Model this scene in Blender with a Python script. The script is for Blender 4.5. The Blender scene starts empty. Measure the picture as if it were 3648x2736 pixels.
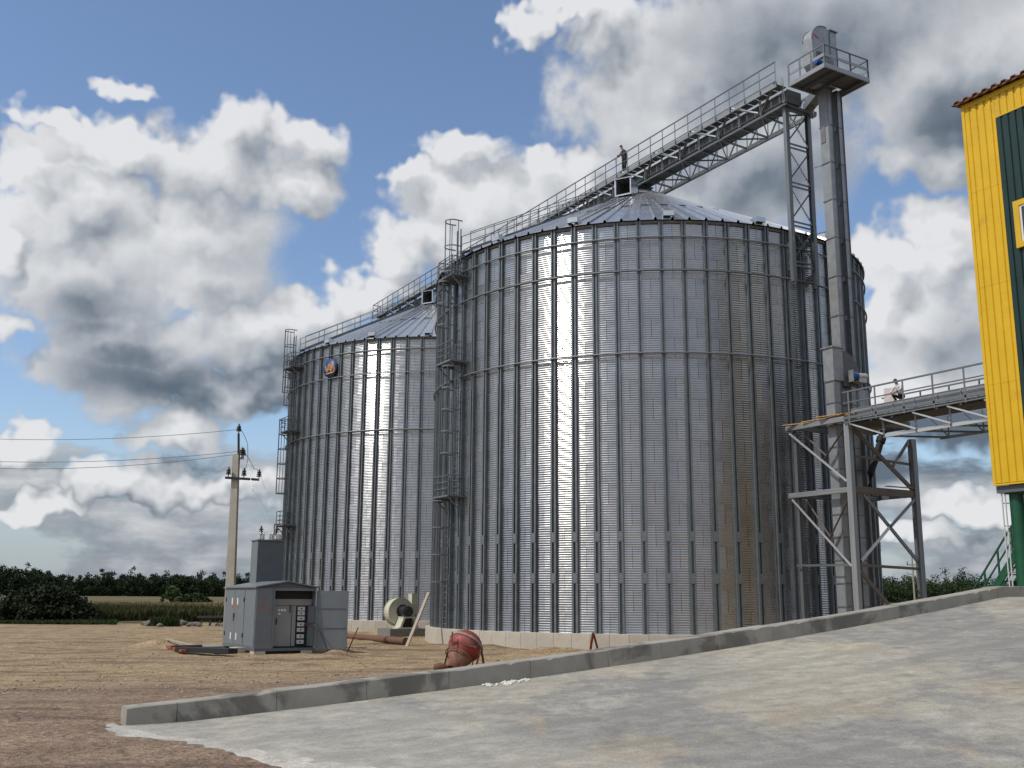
import bpy, bmesh, math, random
import numpy as np
from mathutils import Vector, Matrix, Quaternion
random.seed(7); RNG = np.random.default_rng(7)
SC = bpy.context.scene
COL = SC.collection
PI = math.pi

# ------------------------------------------------------------------ camera
EYE = 2.65                      # eye above the ground at the silos (m)
FPX, CX, CY = 3713.3, 1824.0, 1368.0
PITCH, ROLL = 0.2012, 0.0065
cam_d = bpy.data.cameras.new('camera'); cam = bpy.data.objects.new('camera', cam_d); COL.objects.link(cam)
cam_d.sensor_fit = 'HORIZONTAL'; cam_d.sensor_width = 36.0; cam_d.lens = FPX/3648*36
cam_d.clip_start = 0.1; cam_d.clip_end = 5000
cam.matrix_world = Matrix.Translation((0, 0, EYE)) @ Matrix.Rotation(PI/2+PITCH, 4, 'X') @ Matrix.Rotation(ROLL, 4, 'Z')
SC.camera = cam

# photo pixel (3648 x 2736) -> direction; a pixel only gives a direction, depth comes from ground / structure planes
def ray(x, y):
    a = (x-CX)/FPX; b = -(y-CY)/FPX; c, s = math.cos(ROLL), math.sin(ROLL)
    a, b = c*a-s*b, s*a+c*b
    return np.array([a, math.cos(PITCH)-b*math.sin(PITCH), math.sin(PITCH)+b*math.cos(PITCH)])
def atz(x, y, z):
    d = ray(x, y); return np.array([0, 0, EYE])+d*(z-EYE)/d[2]
def aty(x, y, Y):
    d = ray(x, y); return np.array([0, 0, EYE])+d*Y/d[1]
def azel(x, y):
    d = ray(x, y); return math.atan2(d[0], d[1]), math.atan2(d[2], math.hypot(d[0], d[1]))

# ------------------------------------------------------------------ sun, sky
SUN_AZ = math.radians(-117.0)   # from +Y (view direction) clockwise
SUN_EL = math.radians(50.0)
sun_dir = Vector((math.sin(SUN_AZ)*math.cos(SUN_EL), math.cos(SUN_AZ)*math.cos(SUN_EL), math.sin(SUN_EL)))
sd = bpy.data.lights.new('sun', 'SUN'); sd.energy = 4.0; sd.angle = math.radians(0.53); sd.color = (1.0, 0.945, 0.85)
so = bpy.data.objects.new('sun', sd); COL.objects.link(so)
so.location = (-40, -40, 60); so.rotation_euler = (-sun_dir).to_track_quat('-Z', 'Y').to_euler()
SC.view_settings.view_transform = 'Standard'; SC.view_settings.look = 'None'
SC.view_settings.exposure = -0.60; SC.view_settings.gamma = 1.0; SC.view_settings.use_curve_mapping = False

class NT:
    """tiny helper to write node graphs"""
    def __init__(s, tree): s.t = tree
    def n(s, typ, **kw):
        nd = s.t.nodes.new(typ)
        for k, v in kw.items(): setattr(nd, k, v)
        return nd
    def put(s, sock, v):
        if v is None: return
        if hasattr(v, 'links') or isinstance(v, bpy.types.NodeSocket): s.t.links.new(v, sock)
        else: sock.default_value = v
    def m(s, op, a, b=None, c=None, clamp=False):
        nd = s.n('ShaderNodeMath', operation=op, use_clamp=clamp)
        for i, v in enumerate((a, b, c)): s.put(nd.inputs[i], v)
        return nd.outputs[0]
    def v(s, op, a, b=None, c=None):
        nd = s.n('ShaderNodeVectorMath', operation=op)
        for i, v in enumerate((a, b, c)): s.put(nd.inputs[i], v)
        return nd.outputs['Value'] if op in ('LENGTH', 'DOT_PRODUCT', 'DISTANCE') else nd.outputs[0]
    def mix(s, f, a, b, blend='MIX'):
        nd = s.n('ShaderNodeMix', data_type='RGBA', blend_type=blend)
        s.put(nd.inputs[0], f); s.put(nd.inputs[6], a if not isinstance(a, tuple) else (*a[:3], 1)); s.put(nd.inputs[7], b if not isinstance(b, tuple) else (*b[:3], 1))
        return nd.outputs[2]
    def noise(s, vec, scale, detail=4, rough=.55, lac=2.0, dist=0.0, dim='3D'):
        nd = s.n('ShaderNodeTexNoise'); nd.noise_dimensions = dim; s.put(nd.inputs['Vector'], vec); s.put(nd.inputs['Scale'], scale)
        nd.inputs['Detail'].default_value = detail; nd.inputs['Roughness'].default_value = rough
        nd.inputs['Lacunarity'].default_value = lac; nd.inputs['Distortion'].default_value = dist
        return nd.outputs[0], nd.outputs[1]
    def ramp(s, f, lo, hi, a=0.0, b=1.0, smooth=True):
        nd = s.n('ShaderNodeMapRange'); nd.interpolation_type = 'SMOOTHSTEP' if smooth else 'LINEAR'
        s.put(nd.inputs[0], f); s.put(nd.inputs[1], lo); s.put(nd.inputs[2], hi); s.put(nd.inputs[3], a); s.put(nd.inputs[4], b)
        return nd.outputs[0]

def pblob(x, y, rx, ry, k=1.0):
    a, e = azel(x, y); a2, _ = azel(x+rx, y); _, e2 = azel(x, y-ry)
    return (a, e, abs(a2-a), abs(e2-e), k)

# cumulus as it stands over the fields: centres and sizes in sky angles
CLOUDS = [pblob(*b) for b in (
 (850,455,150,125),(1095,520,140,125),(742,600,300,180),(371,545,270,130),(150,560,130,110),(250,740,300,190),
 (1065,690,160,130),(742,820,280,200),(330,980,360,260),(760,980,230,190),(443,1240,330,170),(650,1370,520,130),
 (930,1390,300,120),(960,1200,330,160),(470,310,170,60,.78),(206,430,190,70,.85),(40,1180,110,90,.8),(0,800,80,200),
 (1650,505,150,95),(1525,640,110,80),(1690,740,250,220),(1560,880,240,120),(1400,940,130,75),(1300,1040,210,85),(1050,1130,230,80),
 (1820,900,300,200),(1906,594,110,80),(2071,577,150,60),(2000,700,300,150),
 (2484,289,560,330),(2896,165,640,330),(3390,206,620,330),(3420,520,330,170),(2650,600,480,250),(2340,430,230,330),
 (2130,100,170,140,.95),(1873,99,75,95,.95),(1990,10,150,70,.9),(2420,760,260,120),
 (3400,860,290,150),(3145,950,150,110),(3290,1150,330,260),(3110,1080,110,150),(3350,1390,420,200),
 (110,1570,130,75),(600,1545,190,85),(430,1690,130,80),(680,1725,260,65),(170,1790,170,50),(3430,1790,230,60),(3180,1900,260,40))]
DARKS = [pblob(*b) for b in (
 (470,1240,330,150,.75),(660,1370,560,150,1.0),(930,1390,330,150,1.0),(300,1060,300,170,.5),(640,640,210,90,.3),(330,800,240,110,.35),
 (930,560,170,80,.22),(1050,1270,330,150,.6),(1760,780,190,120,.18),
 (2900,130,1000,360,.86),(2480,330,330,300,.42),(3430,440,380,270,1.0),(2750,600,560,240,.75),(3470,1200,280,240,.45),(3330,1590,700,170,1.7))]

world = bpy.data.worlds.new('World'); SC.world = world; world.use_nodes = True
def build_world():
    nt = NT(world.node_tree); nt.t.nodes.clear()
    outn = nt.n('ShaderNodeOutputWorld'); bg = nt.n('ShaderNodeBackground')
    tc = nt.n('ShaderNodeTexCoord'); dirv = tc.outputs['Generated']
    sky = nt.n('ShaderNodeTexSky', sky_type='NISHITA'); sky.sun_disc = False
    sky.sun_elevation = SUN_EL; sky.sun_rotation = SUN_AZ % (2*PI)
    sky.air_density = 1.0; sky.dust_density = 1.1; sky.ozone_density = 1.6; sky.altitude = 150
    s3 = nt.n('ShaderNodeSeparateXYZ'); nt.put(s3.inputs[0], dirv)
    az = nt.m('ARCTAN2', s3.outputs[0], s3.outputs[1]); el = nt.m('ARCSINE', s3.outputs[2])
    cb = nt.n('ShaderNodeCombineXYZ'); nt.put(cb.inputs[0], az); nt.put(cb.inputs[1], el); P = cb.outputs[0]
    w1 = nt.noise(P, 9.0, 2, .55, dim='2D')[1]; w2 = nt.noise(P, 34.0, 2, .6, dim='2D')[1]
    d1 = nt.v('MULTIPLY', nt.v('SUBTRACT', w1, (.5, .5, .5)), (.085, .07, 0))
    d2 = nt.v('MULTIPLY', nt.v('SUBTRACT', w2, (.5, .5, .5)), (.036, .036, 0))
    Q = nt.v('ADD', nt.v('ADD', P, d1), d2)
    OFF = (-.016, .026, 0)
    def blobs(Q, lst):
        acc = None
        for a, e, ra, re, k in lst:
            q = nt.v('MULTIPLY_ADD', Q, (1/ra, 1/re, 0), (-a/ra, -e/re, 0))
            b = nt.m('SUBTRACT', k, nt.v('LENGTH', q))
            acc = b if acc is None else nt.m('SMOOTH_MAX', acc, b, .15)
        return acc
    def fine(P): return nt.noise(P, 17.0, 6, .60, dim='2D')[0]
    B = blobs(Q, CLOUDS); B2 = blobs(nt.v('ADD', Q, OFF), CLOUDS)
    f1 = fine(P); f2 = fine(nt.v('ADD', P, OFF))
    # the same kind of sky goes on outside the frame
    out = nt.m('MAXIMUM', nt.ramp(nt.m('ABSOLUTE', az), .50, .62), nt.ramp(el, .60, .72))
    gen = nt.m('MULTIPLY', nt.m('SUBTRACT', nt.noise(P, 2.6, 3, .55, dim='2D')[0], .47), 3.0)
    gen = nt.m('SUBTRACT', nt.m('MULTIPLY', nt.m('ADD', gen, 2.0), out), 2.0)
    # low streaks of cloud towards the horizon
    st = nt.noise(nt.v('MULTIPLY', nt.v('ADD', P, nt.v('MULTIPLY', d2, (.3, .12, 0))), (5.0, 17.0, 1)), 1.0, 5, .58, dim='2D')[0]
    low = nt.m('SUBTRACT', nt.m('MULTIPLY', nt.m('SUBTRACT', st, .425), 2.2), nt.ramp(el, .11, .23, 0.0, 2.0))
    acc = nt.m('SMOOTH_MAX', nt.m('MAXIMUM', B, gen), low, .1)
    D = nt.m('MULTIPLY_ADD', nt.m('SUBTRACT', f1, .5), .62, acc)
    cover = nt.ramp(D, -.17, .27)
    relief = nt.m('MULTIPLY_ADD', nt.m('MULTIPLY', nt.m('SUBTRACT', B, B2), nt.ramp(B, -.35, .05)), .60, nt.m('MULTIPLY', nt.m('SUBTRACT', f1, f2), .36))
    dark = None
    wq = nt.v('ADD', P, nt.v('MULTIPLY', nt.v('SUBTRACT', nt.noise(P, 12.0, 2, .6, dim='2D')[1], (.5, .5, .5)), (.07, .05, 0)))
    for a, e, ra, re, k in DARKS:
        q = nt.v('MULTIPLY_ADD', wq, (1/ra, 1/re, 0), (-a/ra, -e/re, 0))
        b = nt.m('MULTIPLY', nt.m('SUBTRACT', 1.0, nt.v('LENGTH', q), clamp=True), k*1.6)
        dark = b if dark is None else nt.m('SMOOTH_MAX', dark, b, .1)
    low = nt.ramp(el, .03, .20, .10, 0.0)
    lit = nt.m('ADD', nt.m('MULTIPLY', relief, .75), .79)
    lit = nt.m('SUBTRACT', nt.m('SUBTRACT', lit, nt.m('MULTIPLY', dark, .50)), low)
    soft = nt.noise(P, 7.0, 3, .55, dim='2D')[0]
    lit = nt.m('ADD', lit, nt.m('MULTIPLY', nt.m('SUBTRACT', soft, .5), .36))
    lowk = nt.m('MULTIPLY', nt.ramp(el, .12, .22, 1.0, 0.0), nt.ramp(B, -.25, .10, 1.0, 0.0))
    lit = nt.m('ADD', lit, nt.m('MULTIPLY', lowk, nt.m('MULTIPLY_ADD', nt.m('SUBTRACT', st, .60), 1.9, -.10)), clamp=True)
    cr = nt.n('ShaderNodeValToRGB'); nt.put(cr.inputs[0], lit)
    e = cr.color_ramp.elements; e[0].position = 0.0; e[0].color = (.150, .190, .245, 1); e[1].position = 1.0; e[1].color = (1.06, 1.07, 1.09, 1)
    for p, c in ((.25, (.26, .305, .365)), (.5, (.52, .56, .615)), (.75, (.80, .82, .85))):
        x = e.new(p); x.color = (*c, 1)
    SKY_K = 0.15
    blue = nt.n('ShaderNodeVectorMath', operation='MULTIPLY'); nt.put(blue.inputs[0], sky.outputs[0]); blue.inputs[1].default_value = (SKY_K*1.24, SKY_K*1.28, SKY_K*1.34)
    base = nt.mix(nt.ramp(el, .0, .16, .75, .0), blue.outputs[0], (.50, .575, .665))
    col = nt.mix(nt.m('MULTIPLY', cover, .96), base, cr.outputs[0])
    nt.put(bg.inputs[0], col); bg.inputs[1].default_value = 1.12
    nt.t.links.new(bg.outputs[0], outn.inputs[0])
    world.cycles.sampling_method = 'MANUAL'; world.cycles.sample_map_resolution = 512
build_world()
SC.cycles.max_bounces = 5; SC.cycles.diffuse_bounces = 2; SC.cycles.glossy_bounces = 3; SC.cycles.transmission_bounces = 3
SC.cycles.caustics_reflective = False; SC.cycles.caustics_refractive = False
SC.cycles.sample_clamp_indirect = 6.0; SC.cycles.blur_glossy = 0.6

# ------------------------------------------------------------------ materials
MATS = {}
def mat(name, col, rough=.6, metal=0.0, var=.10, vscale=6.0, col2=None, bump=0.0, bscale=40.0, rvar=0.0, randv=0.0, spec=None, fine=0.0, fscale=120.0, dirt=None, dscale=1.5, dlo=.52, dhi=.68, damt=.6, coord='Object'):
    """procedural material: base colour with uneven tone, optional dirt patches, roughness variation and fine relief"""
    if name in MATS: return MATS[name]
    m = bpy.data.materials.new(name); m.use_nodes = True; nt = NT(m.node_tree); bs = nt.t.nodes['Principled BSDF']
    tc = nt.n('ShaderNodeTexCoord'); vec = tc.outputs[coord]
    if coord == 'World':
        pass
    f = nt.noise(vec, vscale, 5, .6)[0]
    c = nt.mix(nt.ramp(f, .3, .7), tuple(x*(1-var) for x in col), col2 or tuple(min(1, x*(1+var)) for x in col))
    if randv:
        oi = nt.n('ShaderNodeObjectInfo')
        k = nt.ramp(oi.outputs['Random'], 0, 1, 1-randv, 1+randv, smooth=False)
        vm = nt.n('ShaderNodeVectorMath', operation='SCALE'); nt.put(vm.inputs[0], c); nt.put(vm.inputs['Scale'], k); c = vm.outputs[0]
    if fine:
        ff = nt.noise(vec, fscale, 2, .7)[0]
        vm = nt.n('ShaderNodeVectorMath', operation='SCALE'); nt.put(vm.inputs[0], c); nt.put(vm.inputs['Scale'], nt.ramp(ff, .25, .75, 1-fine, 1+fine)); c = vm.outputs[0]
    if dirt:
        df = nt.noise(vec, dscale, 7, .62, dist=.4)[0]
        c = nt.mix(nt.m('MULTIPLY', nt.ramp(df, dlo, dhi), damt), c, dirt)
    nt.put(bs.inputs['Base Color'], c)
    bs.inputs['Metallic'].default_value = metal
    if rvar:
        rf = nt.noise(vec, vscale*1.7, 4, .6)[0]; nt.put(bs.inputs['Roughness'], nt.ramp(rf, .3, .7, max(.05, rough-rvar), min(1, rough+rvar)))
    else: bs.inputs['Roughness'].default_value = rough
    if spec is not None: bs.inputs['Specular IOR Level'].default_value = spec
    if bump:
        b = nt.n('ShaderNodeBump'); b.inputs['Strength'].default_value = 1.0; b.inputs['Distance'].default_value = bump
        nt.put(b.inputs['Height'], nt.noise(vec, bscale, 5, .6)[0]); nt.put(bs.inputs['Normal'], b.outputs[0])
    MATS[name] = m
    return m

def SHEET():   # hot-dip galvanised wall sheet, tone differs from sheet to sheet
    return mat('galvanised_sheet', (.44, .455, .47), .245, .94, .07, 1.3, rvar=.05, randv=.07, fine=.03, fscale=60, dirt=(.36, .33, .29), dscale=.7, dlo=.60, dhi=.78, damt=.35)
def RIB(): return mat('galvanised_rib', (.185, .205, .215), .48, .55, .10, 2.5, rvar=.06, randv=.06)
def ROOF(): return mat('galvanised_roof', (.64, .66, .68), .27, .85, .04, .8, rvar=.03, randv=.07)
def STEEL(): return mat('galvanised_steel', (.225, .24, .25), .48, .60, .14, 3.0, rvar=.08, randv=.10)
def PIPE(): return mat('galvanised_tube', (.20, .21, .218), .50, .55, .12, 4.0, randv=.08)
def TRUNK(): return mat('trunking_steel', (.345, .36, .37), .50, .55, .10, 2.2, rvar=.08, randv=.05, dirt=(.40, .38, .34), dscale=.9, damt=.35)
def DARKSTEEL(): return mat('dark_steel', (.06, .062, .065), .55, .3, .2, 5.0)
def BROWNSTEEL(): return mat('weathered_steel', (.20, .175, .15), .7, .35, .2, 5.0, dirt=(.22, .12, .07), dscale=2.5, damt=.5)
def CONC(): return mat('plinth_concrete', (.50, .455, .38), .9, 0, .10, 1.2, bump=.01, bscale=9, randv=.07, fine=.06, dirt=(.33, .285, .23), dscale=1.1, damt=.55)
def CURB(): return mat('curb_concrete', (.335, .312, .265), .88, 0, .12, 1.6, bump=.006, bscale=14, randv=.05, fine=.08, fscale=70, dirt=(.125, .115, .10), dscale=.9, dlo=.50, dhi=.60, damt=.75, coord='Generated' if False else 'Object')
def WOODM(): return mat('raw_timber', (.42, .27, .12), .8, 0, .25, 9.0, randv=.25)
def OLDWOOD(): return mat('weathered_timber', (.36, .31, .25), .85, 0, .2, 9.0, randv=.15)
def GREYPAINT(): return mat('grey_paint', (.165, .185, .20), .45, 0, .06, 2.0, randv=.0, fine=.02, dirt=(.20, .20, .19), dscale=1.6, damt=.4)
def DKGREYPAINT(): return mat('dark_grey_paint', (.105, .118, .13), .5, 0, .06, 2.0)
def BLACK(): return mat('black_inside', (.018, .018, .019), .7)
def RUST(): return mat('rust', (.24, .11, .06), .85, 0, .3, 6.0, col2=(.15, .075, .05))
def WHITE(): return mat('white_paint', (.75, .76, .76), .5, 0, .05)
def YELLOW(): return mat('yellow_cladding', (.70, .435, .010), .45, 0, .06, 1.0, randv=.05, fine=.04, fscale=14, dirt=(.40, .26, .03), dscale=.9, dlo=.56, dhi=.75, damt=.4)
def GREENCL(): return mat('dark_green_cladding', (.006, .028, .024), .42, 0, .12, 1.0, randv=.08)
def GREEN(): return mat('green_paint', (.008, .085, .040), .45, 0, .12, 2.0, dirt=(.02, .08, .05), dscale=2.0, damt=.5)
def BROWNROOF(): return mat('brown_roof_sheet', (.20, .085, .05), .5, .0, .15, 3.0)

# ------------------------------------------------------------------ mesh helpers
def link(o, parent=None):
    COL.objects.link(o)
    if parent is not None: o.parent = parent
    return o
def tag(o, label, cat, group=None):
    o['label'] = label; o['category'] = cat
    if group: o['group'] = group
    return o
def kind(o, k): o['kind'] = k; return o
def empty(name, loc=(0, 0, 0), rz=0.0):
    o = bpy.data.objects.new(name, None); COL.objects.link(o); o.location = loc; o.rotation_euler = (0, 0, rz); o.empty_display_size = .3
    return o
class MB:
    def __init__(s): s.v = []; s.f = []; s.mi = []; s.cur = 0; s.sm = []; s.smooth = False
    def add(s, vs, fs):
        b = len(s.v); s.v += [tuple(map(float, p)) for p in vs]
        for f in fs: s.f.append(tuple(i+b for i in f)); s.mi.append(s.cur); s.sm.append(s.smooth)
        return s
    def box(s, lo, hi, M=None):
        x0, y0, z0 = lo; x1, y1, z1 = hi
        vs = [(x0,y0,z0),(x1,y0,z0),(x1,y1,z0),(x0,y1,z0),(x0,y0,z1),(x1,y0,z1),(x1,y1,z1),(x0,y1,z1)]
        if M is not None: vs = [tuple(M @ Vector(p)) for p in vs]
        return s.add(vs, [(0,3,2,1),(4,5,6,7),(0,1,5,4),(1,2,6,5),(2,3,7,6),(3,0,4,7)])
    def tube(s, p, q, r, n=8, r2=None, cap=True):
        p, q = Vector(p), Vector(q); d = (q-p).normalized(); a = d.orthogonal().normalized(); b = d.cross(a); r2 = r if r2 is None else r2
        vs = [tuple(c+(a*math.cos(2*PI*i/n)+b*math.sin(2*PI*i/n))*rr) for c, rr in ((p, r), (q, r2)) for i in range(n)]
        sm = s.smooth; s.smooth = True
        s.add(vs, [(i, (i+1) % n, n+(i+1) % n, n+i) for i in range(n)])
        s.smooth = sm
        if cap: s.add(vs[:n], [tuple(reversed(range(n)))]); s.add(vs[n:], [tuple(range(n))])
        return s
    def path(s, pts, r, n=6):
        pts = [Vector(p) for p in pts]; rings = []
        for i, p in enumerate(pts):
            d = (pts[min(i+1, len(pts)-1)]-pts[max(i-1, 0)]).normalized()
            a = d.cross(Vector((0.03, .05, 1))).normalized() if abs(d.z) < .98 else Vector((1, 0, 0)); a = (a-d*a.dot(d)).normalized(); b = d.cross(a)
            rings.append([tuple(p+(a*math.cos(2*PI*k/n)+b*math.sin(2*PI*k/n))*r) for k in range(n)])
        sm = s.smooth; s.smooth = True
        vs = [v for rg in rings for v in rg]
        s.add(vs, [(i*n+k, i*n+(k+1) % n, (i+1)*n+(k+1) % n, (i+1)*n+k) for i in range(len(pts)-1) for k in range(n)])
        s.smooth = sm
        return s
    def lathe(s, prof, n=24, M=None, a0=0, a1=2*PI):
        full = abs(a1-a0-2*PI) < 1e-6; cnt = n if full else n+1
        vs = []
        for i in range(cnt):
            t = a0+(a1-a0)*i/n
            for r, z in prof: vs.append((r*math.cos(t), r*math.sin(t), z))
        if M is not None: vs = [tuple(M @ Vector(p)) for p in vs]
        k = len(prof); sm = s.smooth; s.smooth = True
        s.add(vs, [(i*k+j, ((i+1) % cnt)*k+j, ((i+1) % cnt)*k+j+1, i*k+j+1) for i in range(n if full else n) for j in range(k-1)])
        s.smooth = sm
        return s
    def prism(s, poly, lo, hi, axis='y'):
        """extrude polygon (a,b) along an axis"""
        def P(a, b, c): return {'y': (a, c, b), 'x': (c, a, b), 'z': (a, b, c)}[axis]
        n = len(poly); vs = [P(a, b, lo) for a, b in poly]+[P(a, b, hi) for a, b in poly]
        s.add(vs, [(i, (i+1) % n, n+(i+1) % n, n+i) for i in range(n)]+[tuple(reversed(range(n))), tuple(range(n, 2*n))])
        return s
    def mesh(s, name, mats):
        me = bpy.data.meshes.new(name); me.from_pydata(s.v, [], s.f)
        for m in (mats if isinstance(mats, (list, tuple)) else [mats]): me.materials.append(m)
        me.polygons.foreach_set('material_index', s.mi); me.polygons.foreach_set('use_smooth', s.sm)
        me.update(); return me
    def build(s, name, mats, parent=None, fix=True):
        me = s.mesh(name, mats)
        if fix:
            bm = bmesh.new(); bm.from_mesh(me); bmesh.ops.recalc_face_normals(bm, faces=bm.faces); bm.to_mesh(me); bm.free()
        return link(bpy.data.objects.new(name, me), parent)
def inst(name, me, parent=None, loc=(0, 0, 0), rz=0.0):
    o = bpy.data.objects.new(name, me); o.location = loc; o.rotation_euler = (0, 0, rz); return link(o, parent)

UNIT = {}
def unit(prof, m):
    k = (prof, m.name)
    if k not in UNIT:
        b = MB()
        if prof == 'box':
            c = .06; P = [(-.5+c,-.5),(.5-c,-.5),(.5,-.5+c),(.5,.5-c),(.5-c,.5),(-.5+c,.5),(-.5,.5-c),(-.5,-.5+c)]
            b.prism(P, 0, 1, 'z')
        elif prof == 'tube': b.tube((0, 0, 0), (0, 0, 1), .5, 10)
        elif prof == 'angle': b.prism([(-.5,-.5),(.5,-.5),(.5,-.38),(-.38,-.38),(-.38,.5),(-.5,.5)], 0, 1, 'z')
        elif prof == 'chan': b.prism([(-.5,-.5),(.5,-.5),(.5,-.40),(-.36,-.40),(-.36,.40),(.5,.40),(.5,.5),(-.5,.5)], 0, 1, 'z')
        me = b.mesh(prof+'_section', m)
        bm = bmesh.new(); bm.from_mesh(me); bmesh.ops.recalc_face_normals(bm, faces=bm.faces); bm.to_mesh(me); bm.free()
        UNIT[k] = me
    return UNIT[k]
def bar(parent, name, p, q, w, h=None, m=None, prof='box', roll=0.0):
    """straight member from p to q; w across, h along the 'up' side of the section"""
    h = w if h is None else h; m = m or STEEL(); p, q = Vector(p), Vector(q); d = q-p; L = d.length; z = d/L
    up = Vector((0, 0, 1)) if abs(z.z) < .95 else Vector((0, 1, 0))
    x = up.cross(z).normalized(); y = z.cross(x)
    M = Matrix.Translation(p) @ Matrix((x, y, z)).transposed().to_4x4() @ Matrix.Rotation(roll, 4, 'Z') @ Matrix.Diagonal((w, h, L, 1))
    o = bpy.data.objects.new(name, unit(prof, m)); link(o, parent); o.matrix_local = M
    return o

# ------------------------------------------------------------------ layout: everything follows one yard grid
S1 = np.array([8.3128, 63.0938]); S2 = np.array([-5.7928, 87.653]); R = 12.89
Z_RIM, Z_EAVE = .95, 21.42
G = np.array([.498047, -.86715]); N = np.array([.86715, .498047]); GANG = math.atan2(G[1], G[0])
def XY(t, o): return S1+G*t+N*o
def TO(p): d = np.asarray(p[:2])-S1; return float(d@G), float(d@N)
def on_t(x, y, t):
    d = ray(x, y); P = XY(t, 0); return np.array([0, 0, EYE])+d*((P@G)/(d[:2]@G))

# value noise for terrain
_tab = RNG.random((256, 256))
def vnoise(x, y):
    x = np.asarray(x, float); y = np.asarray(y, float); xi = np.floor(x).astype(int); yi = np.floor(y).astype(int); fx = x-xi; fy = y-yi
    fx = fx*fx*(3-2*fx); fy = fy*fy*(3-2*fy); T = lambda a, b: _tab[a & 255, b & 255]
    return (T(xi, yi)*(1-fx)+T(xi+1, yi)*fx)*(1-fy)+(T(xi, yi+1)*(1-fx)+T(xi+1, yi+1)*fx)*fy
def fbm(x, y, o=4, r=.5):
    s = 0; a = 1; t = 0
    for i in range(o): s = s+a*vnoise(x*2**i+17*i, y*2**i+31*i); t += a; a *= r
    return s/t
def sstep(a, b, x): x = np.clip((np.asarray(x, float)-a)/(b-a), 0, 1); return x*x*(3-2*x)
MOUNDS = []   # (x, y, radius, height)
def ground_z(x, y, rough=True):
    x = np.asarray(x, float); y = np.asarray(y, float)
    t = (x-S1[0])*G[0]+(y-S1[1])*G[1]; o = (x-S1[0])*N[0]+(y-S1[1])*N[1]; r = np.hypot(x, y)
    z = .15+.80*sstep(14, 33, t)+1.15*sstep(85, 330, r)
    if rough:
        near = 1-sstep(150, 260, r)
        z = z+near*(.16*(fbm(x*.35, y*.35, 4)-.5)*sstep(12, 40, r)+.10*(fbm(x*1.1+9, y*1.1, 4, .6)-.5)*sstep(9, 20, r))
        for mx, my, mr, mh in MOUNDS:
            d2 = ((x-mx)**2+(y-my)**2)/(mr*mr); z = z+mh*np.exp(-d2*1.8)*(.75+.5*fbm(x*2.3, y*2.3, 3))
    return z
def gz(x, y): return float(ground_z(np.array([x]), np.array([y]))[0])
# ------------------------------------------------------------------ ground sheet
T_CURB = 35.55
CB = [on_t(x, y, T_CURB) for x, y in ((476,2585),(639,2577),(979,2543),(1308,2505),(1601,2465),(2000,2415),(2562,2316),(2931,2245),(3252,2192),(3579,2136))]
CT = [on_t(x, y, T_CURB) for x, y in ((476,2514),(631,2496),(979,2465),(1308,2429),(1601,2391),(2000,2341),(2562,2255),(2931,2195),(3252,2151),(3579,2089))]
CBo = np.array([TO(p)[1] for p in CB]); CBz = np.array([p[2] for p in CB]); CTo = np.array([TO(p)[1] for p in CT]); CTz = np.array([p[2] for p in CT])
_f = np.polyfit(CBo, CBz, 2); _k = np.polyfit(CTo, CTz, 2)
O_END = CBo[-1]
def slab_z(o): o = np.minimum(np.asarray(o, float), O_END); return np.maximum(np.polyval(_f, o), .93)
def curb_z(o): o = np.minimum(np.asarray(o, float), O_END); return np.polyval(_k, o)
print('curb', list(zip(CBo.round(1), CBz.round(2))), list(zip(CTo.round(1), CTz.round(2))))

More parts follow.
